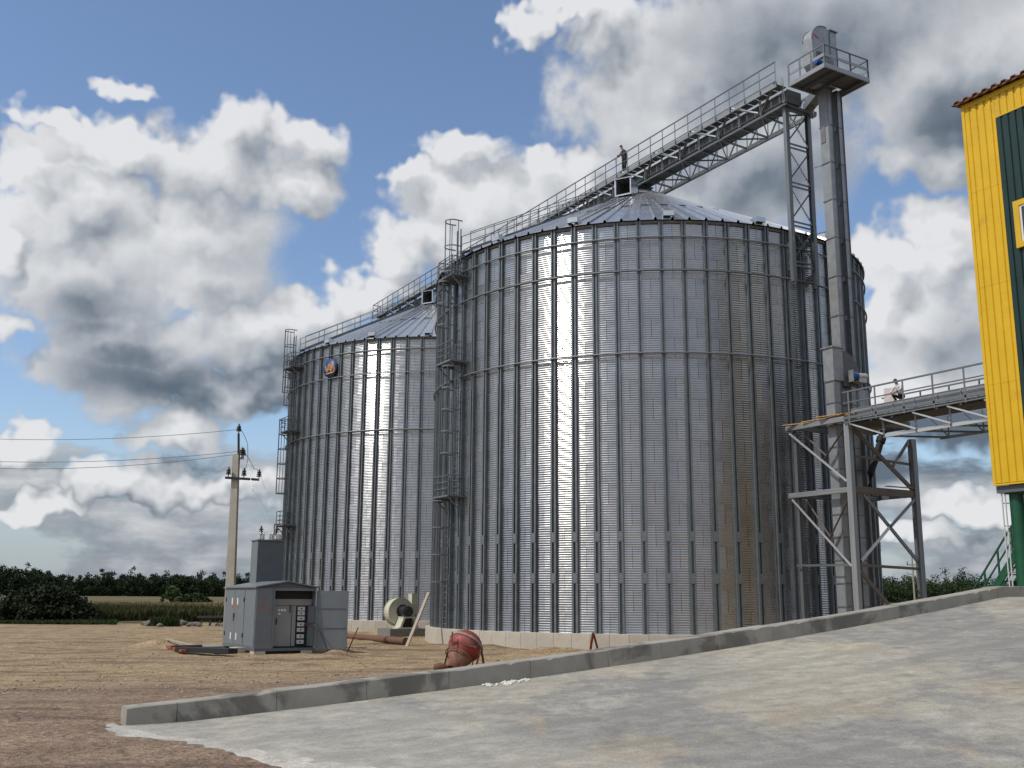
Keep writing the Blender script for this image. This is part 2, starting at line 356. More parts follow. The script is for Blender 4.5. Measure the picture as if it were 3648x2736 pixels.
MIX = atz(1640, 2368, .42)                 # cement mixer foot
for p, r, h in (((1530, 2262), 1.6, .45), ((1950, 2335), 1.5, .35), ((1750, 2310), 1.3, .22), ((1370, 2262), 1.5, .35), ((1200, 2335), .9, .28), ((560, 2300), 1.3, .38), ((1465, 2255), 1.2, .4), ((2080, 2338), 1.6, .3)):
    q = atz(*p, .2); MOUNDS.append((q[0], q[1], r, h))
def axis(a, b, fine0, fine1, d0, grow):
    xs = list(np.arange(fine0, fine1+1e-6, d0)); d = d0
    while xs[-1] < b: d *= grow; xs.append(xs[-1]+d)
    d = d0; lo = [fine0]
    while lo[-1] > a: d *= grow; lo.append(lo[-1]-d)
    return np.array(sorted(lo[1:])+xs)
def slab_edge(t): return -36.15+.314*np.maximum(0, np.asarray(t, float)-35.55)
def build_ground():
    xs = axis(-1800, 1800, -26, 14, .30, 1.10); ys = axis(-200, 2600, 4, 66, .30, 1.085)
    X, Y = np.meshgrid(xs, ys); Z = ground_z(X, Y)
    t = (X-S1[0])*G[0]+(Y-S1[1])*G[1]; o = (X-S1[0])*N[0]+(Y-S1[1])*N[1]
    Z = Z-.45*sstep(35.1, 35.7, t)*sstep(.15, .95, o-slab_edge(t))
    nx, ny = len(xs), len(ys)
    v = np.stack([X.ravel(), Y.ravel(), Z.ravel()], 1)
    i = np.arange(nx*ny).reshape(ny, nx); f = np.stack([i[:-1, :-1], i[:-1, 1:], i[1:, 1:], i[1:, :-1]], -1).reshape(-1, 4)
    me = bpy.data.meshes.new('ground'); me.from_pydata(v.tolist(), [], f.tolist()); me.polygons.foreach_set('use_smooth', [True]*len(f))
    m = bpy.data.materials.new('dirt_and_field'); m.use_nodes = True; nt = NT(m.node_tree); bs = nt.t.nodes['Principled BSDF']
    ge = nt.n('ShaderNodeNewGeometry'); P = ge.outputs['Position']
    big = nt.noise(P, .16, 5, .6)[0]; mid = nt.noise(P, .9, 6, .65)[0]; fin = nt.noise(P, 9.0, 4, .7)[0]; grit = nt.noise(P, 60.0, 2, .7)[0]
    tt = nt.m('SUBTRACT', nt.v('DOT_PRODUCT', P, (float(G[0]), float(G[1]), 0)), float(S1@G))
    dist = nt.v('LENGTH', P)
    red = nt.mix(nt.ramp(mid, .3, .7), (.245, .168, .118), (.370, .268, .190))
    sand = nt.mix(nt.ramp(mid, .3, .7), (.335, .235, .136), (.490, .370, .228))
    k = nt.ramp(nt.m('ADD', tt, nt.m('MULTIPLY', nt.m('SUBTRACT', big, .5), 26.0)), 16.0, 33.0)
    c = nt.mix(k, sand, red)
    # wheel ruts and damp strips running across the yard
    rut = nt.noise(nt.v('MULTIPLY', P, (.13, .62, 0)), 1.0, 5, .6, dist=1.0)[0]
    c = nt.mix(nt.m('MULTIPLY', nt.ramp(rut, .52, .64), .70), c, (.175, .122, .090))
    pale = nt.noise(nt.v('ADD', nt.v('MULTIPLY', P, (.16, .5, 0)), (7.0, 3.0, 0)), 1.0, 5, .6)[0]
    c = nt.mix(nt.m('MULTIPLY', nt.ramp(pale, .55, .72), .45), c, (.36, .30, .22))
    vm = nt.n('ShaderNodeVectorMath', operation='SCALE'); nt.put(vm.inputs[0], c)
    nt.put(vm.inputs['Scale'], nt.m('MULTIPLY', nt.ramp(fin, .25, .75, .58, 1.36), nt.ramp(grit, .25, .75, .74, 1.24))); c = vm.outputs[0]
    # field beyond the yard
    fld = nt.mix(nt.ramp(nt.noise(nt.v('MULTIPLY', P, (.02, .08, 0)), 1.0, 6, .65)[0], .35, .65), (.080, .078, .036), (.200, .160, .078))
    fk = nt.ramp(nt.m('ADD', dist, nt.m('MULTIPLY', nt.m('SUBTRACT', big, .5), 24.0)), 92.0, 104.0)
    c = nt.mix(fk, c, fld)
    nt.put(bs.inputs['Base Color'], c); bs.inputs['Roughness'].default_value = .95; bs.inputs['Specular IOR Level'].default_value = .2
    bp = nt.n('ShaderNodeBump'); bp.inputs['Strength'].default_value = 1.0; bp.inputs['Distance'].default_value = .11
    nt.put(bp.inputs['Height'], nt.m('ADD', nt.m('MULTIPLY', fin, .8), nt.m('MULTIPLY', nt.noise(P, 2.6, 5, .65)[0], 1.6))); nt.put(bs.inputs['Normal'], bp.outputs[0])
    me.materials.append(m); o_ = link(bpy.data.objects.new('ground', me)); kind(o_, 'structure')
build_ground()

# ------------------------------------------------------------------ concrete ramp slab, its mortar lip and the curb wall
def slab_material():
    m = bpy.data.materials.new('ramp_concrete'); m.use_nodes = True; nt = NT(m.node_tree); bs = nt.t.nodes['Principled BSDF']
    ge = nt.n('ShaderNodeNewGeometry'); P = ge.outputs['Position']
    V2 = lambda v: nt.v('ADD', P, v)
    S_ = nt.v('MULTIPLY', P, (.9, .42, 0)); a = nt.noise(nt.v('MULTIPLY', P, (.30, .16, 0)), 1.0, 8, .66, dist=.3)[0]; b = nt.noise(P, 3.1, 7, .72)[0]; c_ = nt.noise(P, 34.0, 4, .75)[0]; g_ = nt.noise(nt.v('ADD', S_, (31.0, 7.0, 0)), .30, 9, .68)[0]
    c = nt.mix(nt.ramp(a, .40, .60), (.335, .315, .272), (.420, .385, .312))
    c = nt.mix(nt.m('MULTIPLY', nt.ramp(g_, .500, .530), .62), c, (.250, .246, .238))                                    # damp, darker pour with a broken edge
    c = nt.mix(nt.m('MULTIPLY', nt.ramp(nt.noise(nt.v('ADD', S_, (3.0, 51.0, 0)), .40, 9, .70)[0], .535, .585), .55), c, (.465, .438, .38))   # pale laitance
    c = nt.mix(nt.m('MULTIPLY', nt.ramp(nt.noise(nt.v('ADD', S_, (70.0, 2.0, 0)), .5, 8, .7)[0], .55, .62), .45), c, (.420, .345, .245))       # sand trodden in
    # newer pour next to the foot of the curb
    oo = nt.m('SUBTRACT', nt.v('DOT_PRODUCT', P, (float(N[0]), float(N[1]), 0)), float(S1@N)); tt = nt.m('SUBTRACT', nt.v('DOT_PRODUCT', P, (float(G[0]), float(G[1]), 0)), float(S1@G))
    edge = nt.m('ADD', oo, nt.m('MULTIPLY', nt.m('SUBTRACT', b, .5), 1.6))
    c = nt.mix(nt.m('MULTIPLY', nt.ramp(edge, -32.6, -32.35, 1.0, 0.0), .62), c, (.425, .402, .348))
    # tyre tracks up the slope
    wob = nt.m('MULTIPLY', nt.m('SUBTRACT', nt.noise(P, .25, 3, .5)[0], .5), 1.6)
    for tc_, wd in ((38.1, .16), (39.7, .16), (41.5, .13), (43.2, .13)):
        k = nt.ramp(nt.m('ABSOLUTE', nt.m('SUBTRACT', nt.m('ADD', tt, wob), tc_)), wd*.4, wd*1.8, 1.0, 0.0)
        c = nt.mix(nt.m('MULTIPLY', nt.m('MULTIPLY', k, nt.ramp(b, .42, .60)), .42), c, (.145, .140, .132))
    vm = nt.n('ShaderNodeVectorMath', operation='SCALE'); nt.put(vm.inputs[0], c)
    nt.put(vm.inputs['Scale'], nt.m('MULTIPLY', nt.ramp(b, .25, .75, .74, 1.24), nt.ramp(c_, .25, .75, .78, 1.20))); c = vm.outputs[0]
    pit = nt.noise(P, 11.0, 3, .8)[0]; c = nt.mix(nt.m('MULTIPLY', nt.ramp(pit, .68, .73), .7), c, (.09, .088, .082))
    nt.put(bs.inputs['Base Color'], c); bs.inputs['Roughness'].default_value = .85; bs.inputs['Specular IOR Level'].default_value = .3
    bp = nt.n('ShaderNodeBump'); bp.inputs['Distance'].default_value = .012; bp.inputs['Strength'].default_value = 1.0
    nt.put(bp.inputs['Height'], nt.m('ADD', b, c_)); nt.put(bs.inputs['Normal'], bp.outputs[0])
    return m
def build_slab():
    os_ = np.arange(-36.15, -6, .35); ts = np.concatenate([[T_CURB-.02], np.arange(T_CURB+.25, 66, .35)])
    O, T = np.meshgrid(os_, ts); u_ = (O-os_[0])/(os_[-1]-os_[0]); E0 = slab_edge(T)+.10*(fbm(T*1.3, T*0+3.0, 3)-.5)*3
    O = E0+(os_[-1]-E0)*u_; X = S1[0]+G[0]*T+N[0]*O; Y = S1[1]+G[1]*T+N[1]*O
    Z = slab_z(O)+.022*(fbm(X*.5, Y*.5, 3)-.5)*sstep(T_CURB+.1, T_CURB+2, T)+.02
    nx, ny = len(os_), len(ts); v = np.stack([X.ravel(), Y.ravel(), Z.ravel()], 1).tolist()
    i = np.arange(nx*ny).reshape(ny, nx); f = np.stack([i[:-1, :-1], i[:-1, 1:], i[1:, 1:], i[1:, :-1]], -1).reshape(-1, 4).tolist()
    b0 = len(v)                                   # skirt down the open side
    for j in range(ny): v.append((v[j*nx][0], v[j*nx][1], .3))
    for j in range(ny-1): f.append((j*nx, (j+1)*nx, b0+j+1, b0+j))
    me = bpy.data.meshes.new('ramp'); me.from_pydata(v, [], f); me.polygons.foreach_set('use_smooth', [True]*len(f)); SM = slab_material(); me.materials.append(SM)
    o = link(bpy.data.objects.new('concrete_ramp', me)); kind(o, 'structure')
    # pale mortar lip smeared along the lower edge
    b = MB(); b.smooth = True; ts = np.arange(T_CURB-.30, 60, .07); vs = []
    for k, t in enumerate(ts):
        w = .46+.30*(float(fbm(t*.8, 8.0, 2))-.5)*2+.05*(float(fbm(t*6.0, 2.0, 3))-.5)*2; base = float(slab_edge(t))+.10*(float(fbm(t*1.3, 3.0, 3))-.5)*3
        w *= sstep(T_CURB-.45, T_CURB+.35, t)*.75+.25
        for u in (0.0, .35, .7, 1.0):
            oo = base+.12-(w+.12)*u; p = XY(t, oo); g0 = gz(p[0], p[1])
            z0 = float(slab_z(base))+.03; z = z0*(1-u**1.6)+(g0-.03)*u**1.6+.05*(float(fbm(t*5.1, u*6, 3))-.5)*(1-u)
            vs.append((p[0], p[1], z if u < 1 else g0-.04))
    b.add(vs, [(k*4+j, k*4+j+1, (k+1)*4+j+1, (k+1)*4+j) for k in range(len(ts)-1) for j in range(3)])
    lip = b.build('mortar_lip', mat('pale_mortar', (.47, .445, .395), .95, 0, .22, 1.8, bump=.03, bscale=12, fine=.18, fscale=26, dirt=(.33, .27, .21), dscale=2.0, dlo=.54, dhi=.70, damt=.6))
    kind(lip, 'structure')
    # curb wall in cast segments
    wall = empty('curb_wall', (*XY(T_CURB, -36.0), 0), GANG); tag(wall, 'long low grey concrete wall edging the sloping ramp', 'wall')
    joints = sorted([TO(on_t(x, 2400, T_CURB))[1] for x in (474, 640, 990, 1308, 1601, 1890, 2168, 2360, 2562, 2760, 2931, 3252, 3400, 3579)])+[-15.5, -12.5, -9.5, -6.5]
    joints[0] = -35.86
    o0 = -36.0
    for a, c in zip(joints[:-1], joints[1:]):
        jx, jz = random.uniform(-.010, .010), random.uniform(-.008, .008)
        b = MB(); a += .004; c -= .004; n = max(2, int((c-a)/.09)+1); os2 = np.linspace(a, c, n); rings = []
        for o in os2:
            chip = max(0., float(fbm(o*7.0, 4.0, 2))-.68)*.16; zt = float(curb_z(o))+jz+.014*(float(fbm(o*1.1, 2.0, 2))-.5); zb = .15; ch = .012+chip; j = jx+.012*(float(fbm(o*2.0, 6.0, 3))-.5)
            rings.append([(j, o-o0, zb), (j, o-o0, zt-ch), (j-ch, o-o0, zt), (-.40, o-o0, zt-.006), (-.415, o-o0, zt-.02), (-.415, o-o0, zb)])
        vs = [p for r_ in rings for p in r_]; k = 6
        b.add(vs, [(i*k+j, (i+1)*k+j, (i+1)*k+(j+1) % k, i*k+(j+1) % k) for i in range(n-1) for j in range(k)]+[tuple(range(k)), tuple(reversed(range((n-1)*k, n*k)))])
        b.build('wall_segment', CURB(), wall)
build_slab()

# ------------------------------------------------------------------ silos
RIB0 = -128.65
A_COR = .0098; NCOR = 9; NROW = 20; ROWH = (Z_EAVE-Z_RIM)/NROW
def sheet_mesh(span, cols, rows, seg=6, lap=.0):
    b = MB(); b.smooth = True; nz = NCOR*seg*rows; vs = []
    for i in range(nz+1):
        z = i/nz*ROWH*rows; r = R+A_COR*math.cos(2*PI*i/seg)
        for j in range(cols+1):
            a = math.radians(span)*(j/cols-.5); vs.append((r*math.cos(a), r*math.sin(a), z))
    c = cols+1
    b.add(vs, [(i*c+j, i*c+j+1, (i+1)*c+j+1, (i+1)*c+j) for i in range(nz) for j in range(cols)])
    return b.mesh('wall_sheet', SHEET())
SHEET_ME = sheet_mesh(9.93, 4, 1)
def stiffener_mesh():
    b = MB()
    def seg(z0, z1, w, d):   # double-ridged section, recess in the middle
        P = [(-w, .006), (-w, d), (-w*.36, d), (-w*.30, .022), (w*.30, .022), (w*.36, d), (w, d), (w, .006)]
        vs = [(R+x, y, z) for z in (z0, z1) for y, x in P]; n = len(P)
        b.add(vs, [(i, i+1, n+i+1, n+i) for i in range(n-1)]+[tuple(reversed(range(n))), tuple(range(n, 2*n))])
    seg(Z_RIM, 7.4, .155, .15); seg(7.4, 13.6, .140, .14); seg(13.6, Z_EAVE-.03, .125, .125)
    return b.mesh('stiffener', RIB())
STIFF_ME = stiffener_mesh()
def splice_mesh():
    b = MB(); b.box((R+.143, -.148, -.24), (R+.162, .148, .24)); 
    for y in (-.11, .11):
        for z in (-.18, 0, .18): b.box((R+.155, y-.014, z-.014), (R+.178, y+.014, z+.014))
    return b.mesh('splice_plate', mat('splice_steel', (.195, .215, .225), .5, .55, .1, 3.0))
SPLICE_ME = splice_mesh()
def ring_mesh(r, tr, n=120, m=6):
    b = MB(); b.smooth = True
    vs = [((r+tr*math.cos(2*PI*j/m))*math.cos(2*PI*i/n), (r+tr*math.cos(2*PI*j/m))*math.sin(2*PI*i/n), tr*math.sin(2*PI*j/m)) for i in range(n) for j in range(m)]
    b.add(vs, [(i*m+j, ((i+1) % n)*m+j, ((i+1) % n)*m+(j+1) % m, i*m+(j+1) % m) for i in range(n) for j in range(m)])
    return b.mesh('wind_ring', PIPE())
RING_ME = ring_mesh(R+.19, .045)
RO, RI, ZRO, ZRI = R+.24, 1.55, Z_EAVE-.04, 27.52
TA = (ZRI-ZRO)/(RO-RI)
def roof_z(r): return ZRO+(RO-r)*TA
NP = 96
def roof_panel_mesh():
    b = MB(); h = math.pi/NP
    def pt(r, a, up=0): return (r*math.cos(a)-up*math.sin(math.atan(TA))*-0, r*math.sin(a), roof_z(r)+up)
    st = []
    for r, lift in ((RO, .014), (7.4, .014), (7.4, 0.0), (RI, 0.0)):
        w = .030+.055*(r-RI)/(RO-RI); hh = .045+.09*(r-RI)/(RO-RI); a1 = -h; a2 = h-2*w/r
        st.append([pt(r, a1, lift), pt(r, a2, lift), pt(r, h-1.35*w/r, lift+hh), pt(r, h-.65*w/r, lift+hh), pt(r, h+.02*w/r, lift)])
    vs = [p for s_ in st for p in s_]
    b.add(vs, [(i*5+j, i*5+j+1, (i+1)*5+j+1, (i+1)*5+j) for i in range(3) for j in range(4)])
    return b.mesh('roof_panel', ROOF())
ROOFP_ME = roof_panel_mesh()
def plinth_mesh(n=90):
    b = MB(); h = math.pi/n*.985; r0, r1 = R-.5, R+.40; vs = []
    for z, rr in ((-.5, r1), (.935, r1), (.95, r1-.015)):
        for a in (-h, 0, h): vs.append((rr*math.cos(a), rr*math.sin(a), z))
    for a in (-h, 0, h): vs.append((r0*math.cos(a), r0*math.sin(a), .95))
    f = [(i*3+j, i*3+j+1, (i+1)*3+j+1, (i+1)*3+j) for i in range(3) for j in range(2)]
    vs += [(r0*math.cos(-h), r0*math.sin(-h), -.5), (r0*math.cos(h), r0*math.sin(h), -.5)]
    f += [(0, 3, 6, 9, 12), (2, 13, 11, 8, 5)]
    b.add(vs, f)
    return b.mesh('plinth_block', CONC())
PLINTH_ME = plinth_mesh()
def vent_mesh():
    b = MB()   # gooseneck hood: slopes up out of the roof, mouth turned down and outwards (local x outwards)
    P = [(-.62, 0), (-.40, .34), (.10, .40), (.22, .34), (.22, .08), (-.05, -.02)]
    n = len(P); w = .27
    vs = [(x, s*w, z) for s in (-1, 1) for x, z in P]
    fs = [(i, (i+1) % n, n+(i+1) % n, n+i) for i in range(n) if i not in (4,)]
    b.add(vs, fs+[tuple(range(n)), tuple(reversed(range(n, 2*n)))])
    b.cur = 1; b.add([vs[4], vs[5], vs[n+5], vs[n+4]], [(0, 1, 2, 3)])  # black face paints in the dark of the open mouth
    return b.mesh('roof_vent', [ROOF(), BLACK()])
VENT_ME = vent_mesh()
def big_vent(parent, ang):
    b = MB(); a = .50
    P = [(-.55, -.25), (.55, -.62), (.55, .40), (.62, .40), (.62, .47), (-.55, .42)]
    for s0, s1 in ((-a, -a+.04), (a-.04, a)): b.prism(P, s0, s1, 'y')
    b.box((-.55, -a, .40), (.64, a, .46)); b.box((-.55, -a, -.6), (-.51, a, .42)); b.box((-.55, -a, -.62), (.55, a, -.56))
    b.box((.50, -a-.05, .40), (.64, a+.05, .47)); b.box((.50, -a-.05, -.66), (.60, a+.05, -.60)); b.box((.50, -a-.05, -.62), (.60, -a+.02, .42)); b.box((.50, a-.02, -.62), (.60, a+.05, .42))
    b.cur = 1; b.box((-.45, -a+.045, -.55), (-.40, a-.045, .39)); b.box((-.45, -a+.045, -.55), (.3, a-.045, -.53))  # black sheets paint in the dark inside of the hood
    o = b.build('exhaust_hood', [ROOF(), BLACK()], parent)
    r = 2.45; o.location = (r*math.cos(ang), r*math.sin(ang), roof_z(r)+.50); o.rotation_euler = (0, 0, ang)
def make_silo(S, a_lo, a_hi, vents, hood, label):
    root = empty('grain_silo', (*S, 0)); tag(root, label, 'silo', 'corrugated grain silos')
    def vis(a): return (a-a_lo) % 360 <= (a_hi-a_lo)
    rest = []; cnt = 0
    for row in range(NROW):
        for k in range(36):
            a = RIB0+7.5+10*k+5*(row % 2)
            if vis(a) and cnt < 300:
                o = inst('wall_sheet', SHEET_ME, root, (0, 0, Z_RIM+row*ROWH), math.radians(a)); cnt += 1
                s = 1+(.0005 if (k+row) % 2 else 0.0); o.scale = (s, s, 1)
            else: rest.append((a, row))
    # the sheets round the back, joined
    b = MB(); b.smooth = True; byrow = {}
    for a, row in rest: byrow.setdefault(row, []).append(a)
    for row, al in byrow.items():
        for a in al:
            c = 3; nz = NCOR*4; vs = []
            for i in range(nz+1):
                r = R+A_COR*math.cos(2*PI*i/4)
                for j in range(c): q = math.radians(a+9.93*(j/(c-1)-.5)); vs.append((r*math.cos(q), r*math.sin(q), Z_RIM+row*ROWH+i/nz*ROWH))
            b.add(vs, [(i*c+j, i*c+j+1, (i+1)*c+j+1, (i+1)*c+j) for i in range(nz) for j in range(c-1)])
    kind(b.build('rear_wall_sheets', SHEET(), root, fix=False), 'stuff')
    for k in range(72):
        a = RIB0+5*k; o = inst('stiffener', STIFF_ME, root, (0, 0, 0), math.radians(a))
        if vis(a):
            for z in (3.54, 5.51): inst('splice_plate', SPLICE_ME, o, (0, 0, z))
    for z in (14.5, 18.75, 20.5): inst('wind_ring', RING_ME, root, (0, 0, z))
    for k in range(NP): inst('roof_panel', ROOFP_ME, root, (0, 0, 0), 2*PI*k/NP+.02)
    gm = unit('box', DARKSTEEL())
    for k in range(0, NP, 2):
        a = 2*PI*k/NP+.02; r = 7.9; w = .17
        p = [(r*math.cos(a+s*w/r*1.6), r*math.sin(a+s*w/r*1.6), roof_z(r)+.07) for s in (-1, 1)]
        bar(root, 'snow_guard', p[0], p[1], .05, .05, DARKSTEEL())
    for k in range(90): inst('plinth_block', PLINTH_ME, root, (0, 0, 0), 2*PI*k/90)
    b = MB(); b.lathe([(R-.03, Z_RIM+.02), (R-.03, Z_EAVE)], 72); b.build('dark_backing', DARKSTEEL(), root, fix=False)  # dark cylinder added just behind the sheets and their gaps
    # ridge cap and filling neck
    b = MB(); h = []; n = 24
    vs = [(r*math.cos(2*PI*i/n), r*math.sin(2*PI*i/n), z) for i in range(n) for r, z in ((RI+.16, roof_z(RI+.16)+.06), (RI+.16, roof_z(RI+.16)+.10), (.48, roof_z(.48)+.12))]
    b.add(vs, [(i*3+j, ((i+1) % n)*3+j, ((i+1) % n)*3+j+1, i*3+j+1) for i in range(n) for j in range(2)])
    b.build('roof_cap', ROOF(), root, fix=False)
    b = MB(); b.lathe([(.5, roof_z(.48)-.2), (.5, 28.55)], 16); b.build('filling_neck', STEEL(), root, fix=False)
    for a in vents:
        r = R-.35; inst('roof_vent', VENT_ME, root, (r*math.cos(math.radians(a)), r*math.sin(math.radians(a)), roof_z(r)-.02), math.radians(a))
    big_vent(root, math.radians(hood))
    # eave flashing
    b = MB(); b.lathe([(R+.02, Z_EAVE-.16), (R+.05, Z_EAVE-.16), (R+.05, Z_EAVE-.02)], 72); b.build('eave_flashing', RIB(), root, fix=False)
    return root
v1 = [-114.2+22.5*k for k in range(16)]; v2 = [-112+20.0*k for k in range(18)]
silo1 = make_silo(S1, -176.5, -18, v1, -121, 'huge galvanised grain silo beside the tall bucket elevator, nearer the ramp wall')
silo2 = make_silo(S2, -176, -66, v2, -118, 'galvanised grain silo carrying the round blue sign, behind the grey substation kiosk')
bar(silo2, 'cable_duct', (R*1.02*math.cos(math.radians(-150)), R*1.02*math.sin(math.radians(-150)), 3.15), (R*1.02*math.cos(math.radians(-148)), R*1.02*math.sin(math.radians(-148)), 3.15), .1, .1, PIPE())
# ------------------------------------------------------------------ caged ladders on the silo walls
def hoop_mesh():
    b = MB(); pts = [(0, -.40), (.42, -.42)]+[(.42+.42*math.cos(-PI/2+PI*i/10), .42*math.sin(-PI/2+PI*i/10)) for i in range(1, 10)]+[(.42, .42), (0, .40)]
    vs = []
    for i, (x, y) in enumerate(pts):
        for k, z in ((1.0, -.035), (1.035, -.035), (1.035, .035), (1.0, .035)): vs.append((x*k, y*k, z))
    b.add(vs, [(i*4+j, (i+1)*4+j, (i+1)*4+(j+1) % 4, i*4+(j+1) % 4) for i in range(len(pts)-1) for j in range(4)])
    return b.mesh('cage_hoop', PIPE())
HOOP_ME = hoop_mesh()
def caged_ladder(S, ang, segs, plats, label, skew=0.0):
    a = math.radians(ang); p = (S[0]+R*math.cos(a), S[1]+R*math.sin(a), 0)
    root = empty('caged_ladder', p, a); tag(root, label, 'ladder', 'caged ladders up the silo walls')
    x0 = .40
    for z0, z1, y, cz, ctop in segs:
        for s in (-.22, .22): bar(root, 'ladder_rail', (x0, y+s, z0), (x0, y+s, z1+1.1), .055, .055, PIPE())
        z = z0+.2
        while z < z1+.1: bar(root, 'rung', (x0, y-.22, z), (x0, y+.22, z), .035, .035, PIPE(), 'tube'); z += .33
        nh = max(2, int(round((ctop-cz)/1.25))+1)
        for z in np.linspace(cz, ctop, nh): inst('cage_hoop', HOOP_ME, root, (x0, y, float(z)))
        for cx_, cy_ in ((.25, -.41), (.72, -.30), (.85, 0), (.72, .30), (.25, .41)):
            bar(root, 'cage_strip', (x0+cx_, y+cy_, cz), (x0+cx_, y+cy_, ctop), .04, .03, PIPE())
        z = z0+1.0
        while z < z1:
            for s in (-.22, .22): bar(root, 'wall_bracket', (.02, y+s, z), (x0, y+s, z), .05, .02, PIPE())
            z += 2.1
    for z in plats:
        d = bar(root, 'platform_deck', (.08, 0, z), (1.05, 0, z), 1.75, .09, STEEL())
        for s in (-.8, .8):
            bar(root, 'platform_bracket', (1.0, s, z-.05), (.06, s, z-.95), .06, .06, PIPE(), 'angle')
            bar(root, 'platform_bracket', (.05, s, z-.07), (1.05, s, z-.07), .06, .06, PIPE(), 'angle')
        for x, y in ((1.02, .85), (1.02, -.85), (.15, .85), (.15, -.85), (1.02, .0)): bar(root, 'guard_post', (x, y, z), (x, y, z+1.1), .045, .045, PIPE(), 'angle')
        for dz in (.42, .76, 1.1):
            bar(root, 'guard_rail', (1.02, -.85, z+dz), (1.02, .85, z+dz), .04, .04, PIPE())
            for y in (-.85, .85): bar(root, 'guard_rail', (.12, y, z+dz), (1.02, y, z+dz), .04, .04, PIPE())
    return root
LSEG = lambda z0: [(z0, 7.9, -.50, 3.4, 7.7), (7.9, 15.3, .42, 10.2, 15.0), (15.3, 20.2, -.35, 17.5, 20.0), (20.2, 21.9, .42, 20.4, 23.4)]
caged_ladder(S1, -150.5, LSEG(1.0), (7.9, 15.3, 20.2), 'caged ladder with landings on the silo beside the bucket elevator')
caged_ladder(S2, -149.5, [(1.0, 7.9, -.55, 3.4, 8.0), (7.9, 15.2, -.6, 10.4, 16.2), (15.2, 20.25, .2, 17.3, 20.2), (20.2, 21.9, -.3, 18.4, 23.4)], (7.9, 15.2, 20.3), 'caged ladder with landings on the silo behind the utility pole')

def roof_stair(S, ang, ang2, label):
    """handrailed steps climbing the roof cone; runs from the ladder head to the ridge"""
    a = math.radians(ang); root = empty('roof_stair', (S[0]+R*math.cos(a), S[1]+R*math.sin(a), Z_EAVE)); tag(root, label, 'stair', 'stairs up the silo roofs')
    o = np.array([R*math.cos(a), R*math.sin(a)])
    a2 = math.radians(ang2)
    p0 = np.array([(R+.1)*math.cos(a), (R+.1)*math.sin(a)]); p1 = np.array([2.2*math.cos(a2), 2.2*math.sin(a2)])
    d = (p1-p0)/np.hypot(*(p1-p0)); nn = np.array([-d[1], d[0]]); L = np.hypot(*(p1-p0))
    def P(s, w, up):
        q = p0+d*s+nn*w; r = math.hypot(*q); return (q[0]-o[0], q[1]-o[1], roof_z(min(r, RO))-Z_EAVE+up)
    for w in (-.4, .4):
        k = int(L/1.6)
        for i in range(k):
            s0, s1 = L*i/k, L*(i+1)/k
            bar(root, 'stringer', P(s0, w, .22), P(s1, w, .22), .06, .26, STEEL())
            bar(root, 'hand_rail', P(s0, w, 1.28), P(s1, w, 1.28), .045, .045, PIPE(), 'tube')
            bar(root, 'middle_rail', P(s0, w, .80), P(s1, w, .80), .04, .04, PIPE(), 'tube')
            bar(root, 'rail_post', P(s0, w, .1), P(s0, w, 1.28), .045, .045, PIPE())
        bar(root, 'rail_post', P(L, w, .1), P(L, w, 1.28), .045, .045, PIPE())
    s = .3
    while s < L-.2: bar(root, 'tread', P(s, -.4, .26), P(s, .4, .26), .22, .03, STEEL()); s += .42
    return root
roof_stair(S1, -147.5, 150, 'galvanised handrailed stair climbing the roof of the silo beside the elevator')
roof_stair(S2, -146.5, 160, 'galvanised handrailed stair climbing the roof of the blue-sign silo')

# ------------------------------------------------------------------ conveyor galleries (local x along the yard grid G, y along N)
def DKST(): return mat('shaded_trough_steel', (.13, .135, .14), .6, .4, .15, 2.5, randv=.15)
def gallery(t0, t1, zf, label, per, phase, oN, oC, oF, hang, endposts=True, rail=1.15, pspace=1.18, slim=False):
    root = empty('conveyor_gallery', (*XY(t0, 0), zf), GANG); tag(root, label, 'conveyor', 'steel conveyor galleries')
    L = t1-t0; RP = PIPE()
    zt = rail
    # near side railing
    k = int(L/pspace)
    for i in range(k+1):
        x = L*i/k; bar(root, 'rail_post', (x, oN, -.22), (x, oN, zt), .06, .06, RP, 'angle')
    for i in range(int(math.ceil(L/7))):
        x0, x1 = 7*i, min(L, 7*i+7)
        bar(root, 'hand_rail', (x0, oN, zt), (x1, oN, zt), .06, .06, RP); bar(root, 'middle_rail', (x0, oN, zt*.52), (x1, oN, zt*.52), .045, .045, RP)
        bar(root, 'knee_rail', (x0, oN, .06), (x1, oN, .06), .045, .045, RP)
        bar(root, 'walkway_beam', (x0+.004, oN+.05, -.13), (x1-.004, oN+.05, -.13), .05, .26, TRUNK())
    # open deck planks
    n = int(L/.62)
    for i in range(n):
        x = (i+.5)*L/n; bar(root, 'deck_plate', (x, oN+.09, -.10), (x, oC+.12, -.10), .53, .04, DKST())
    return root, L
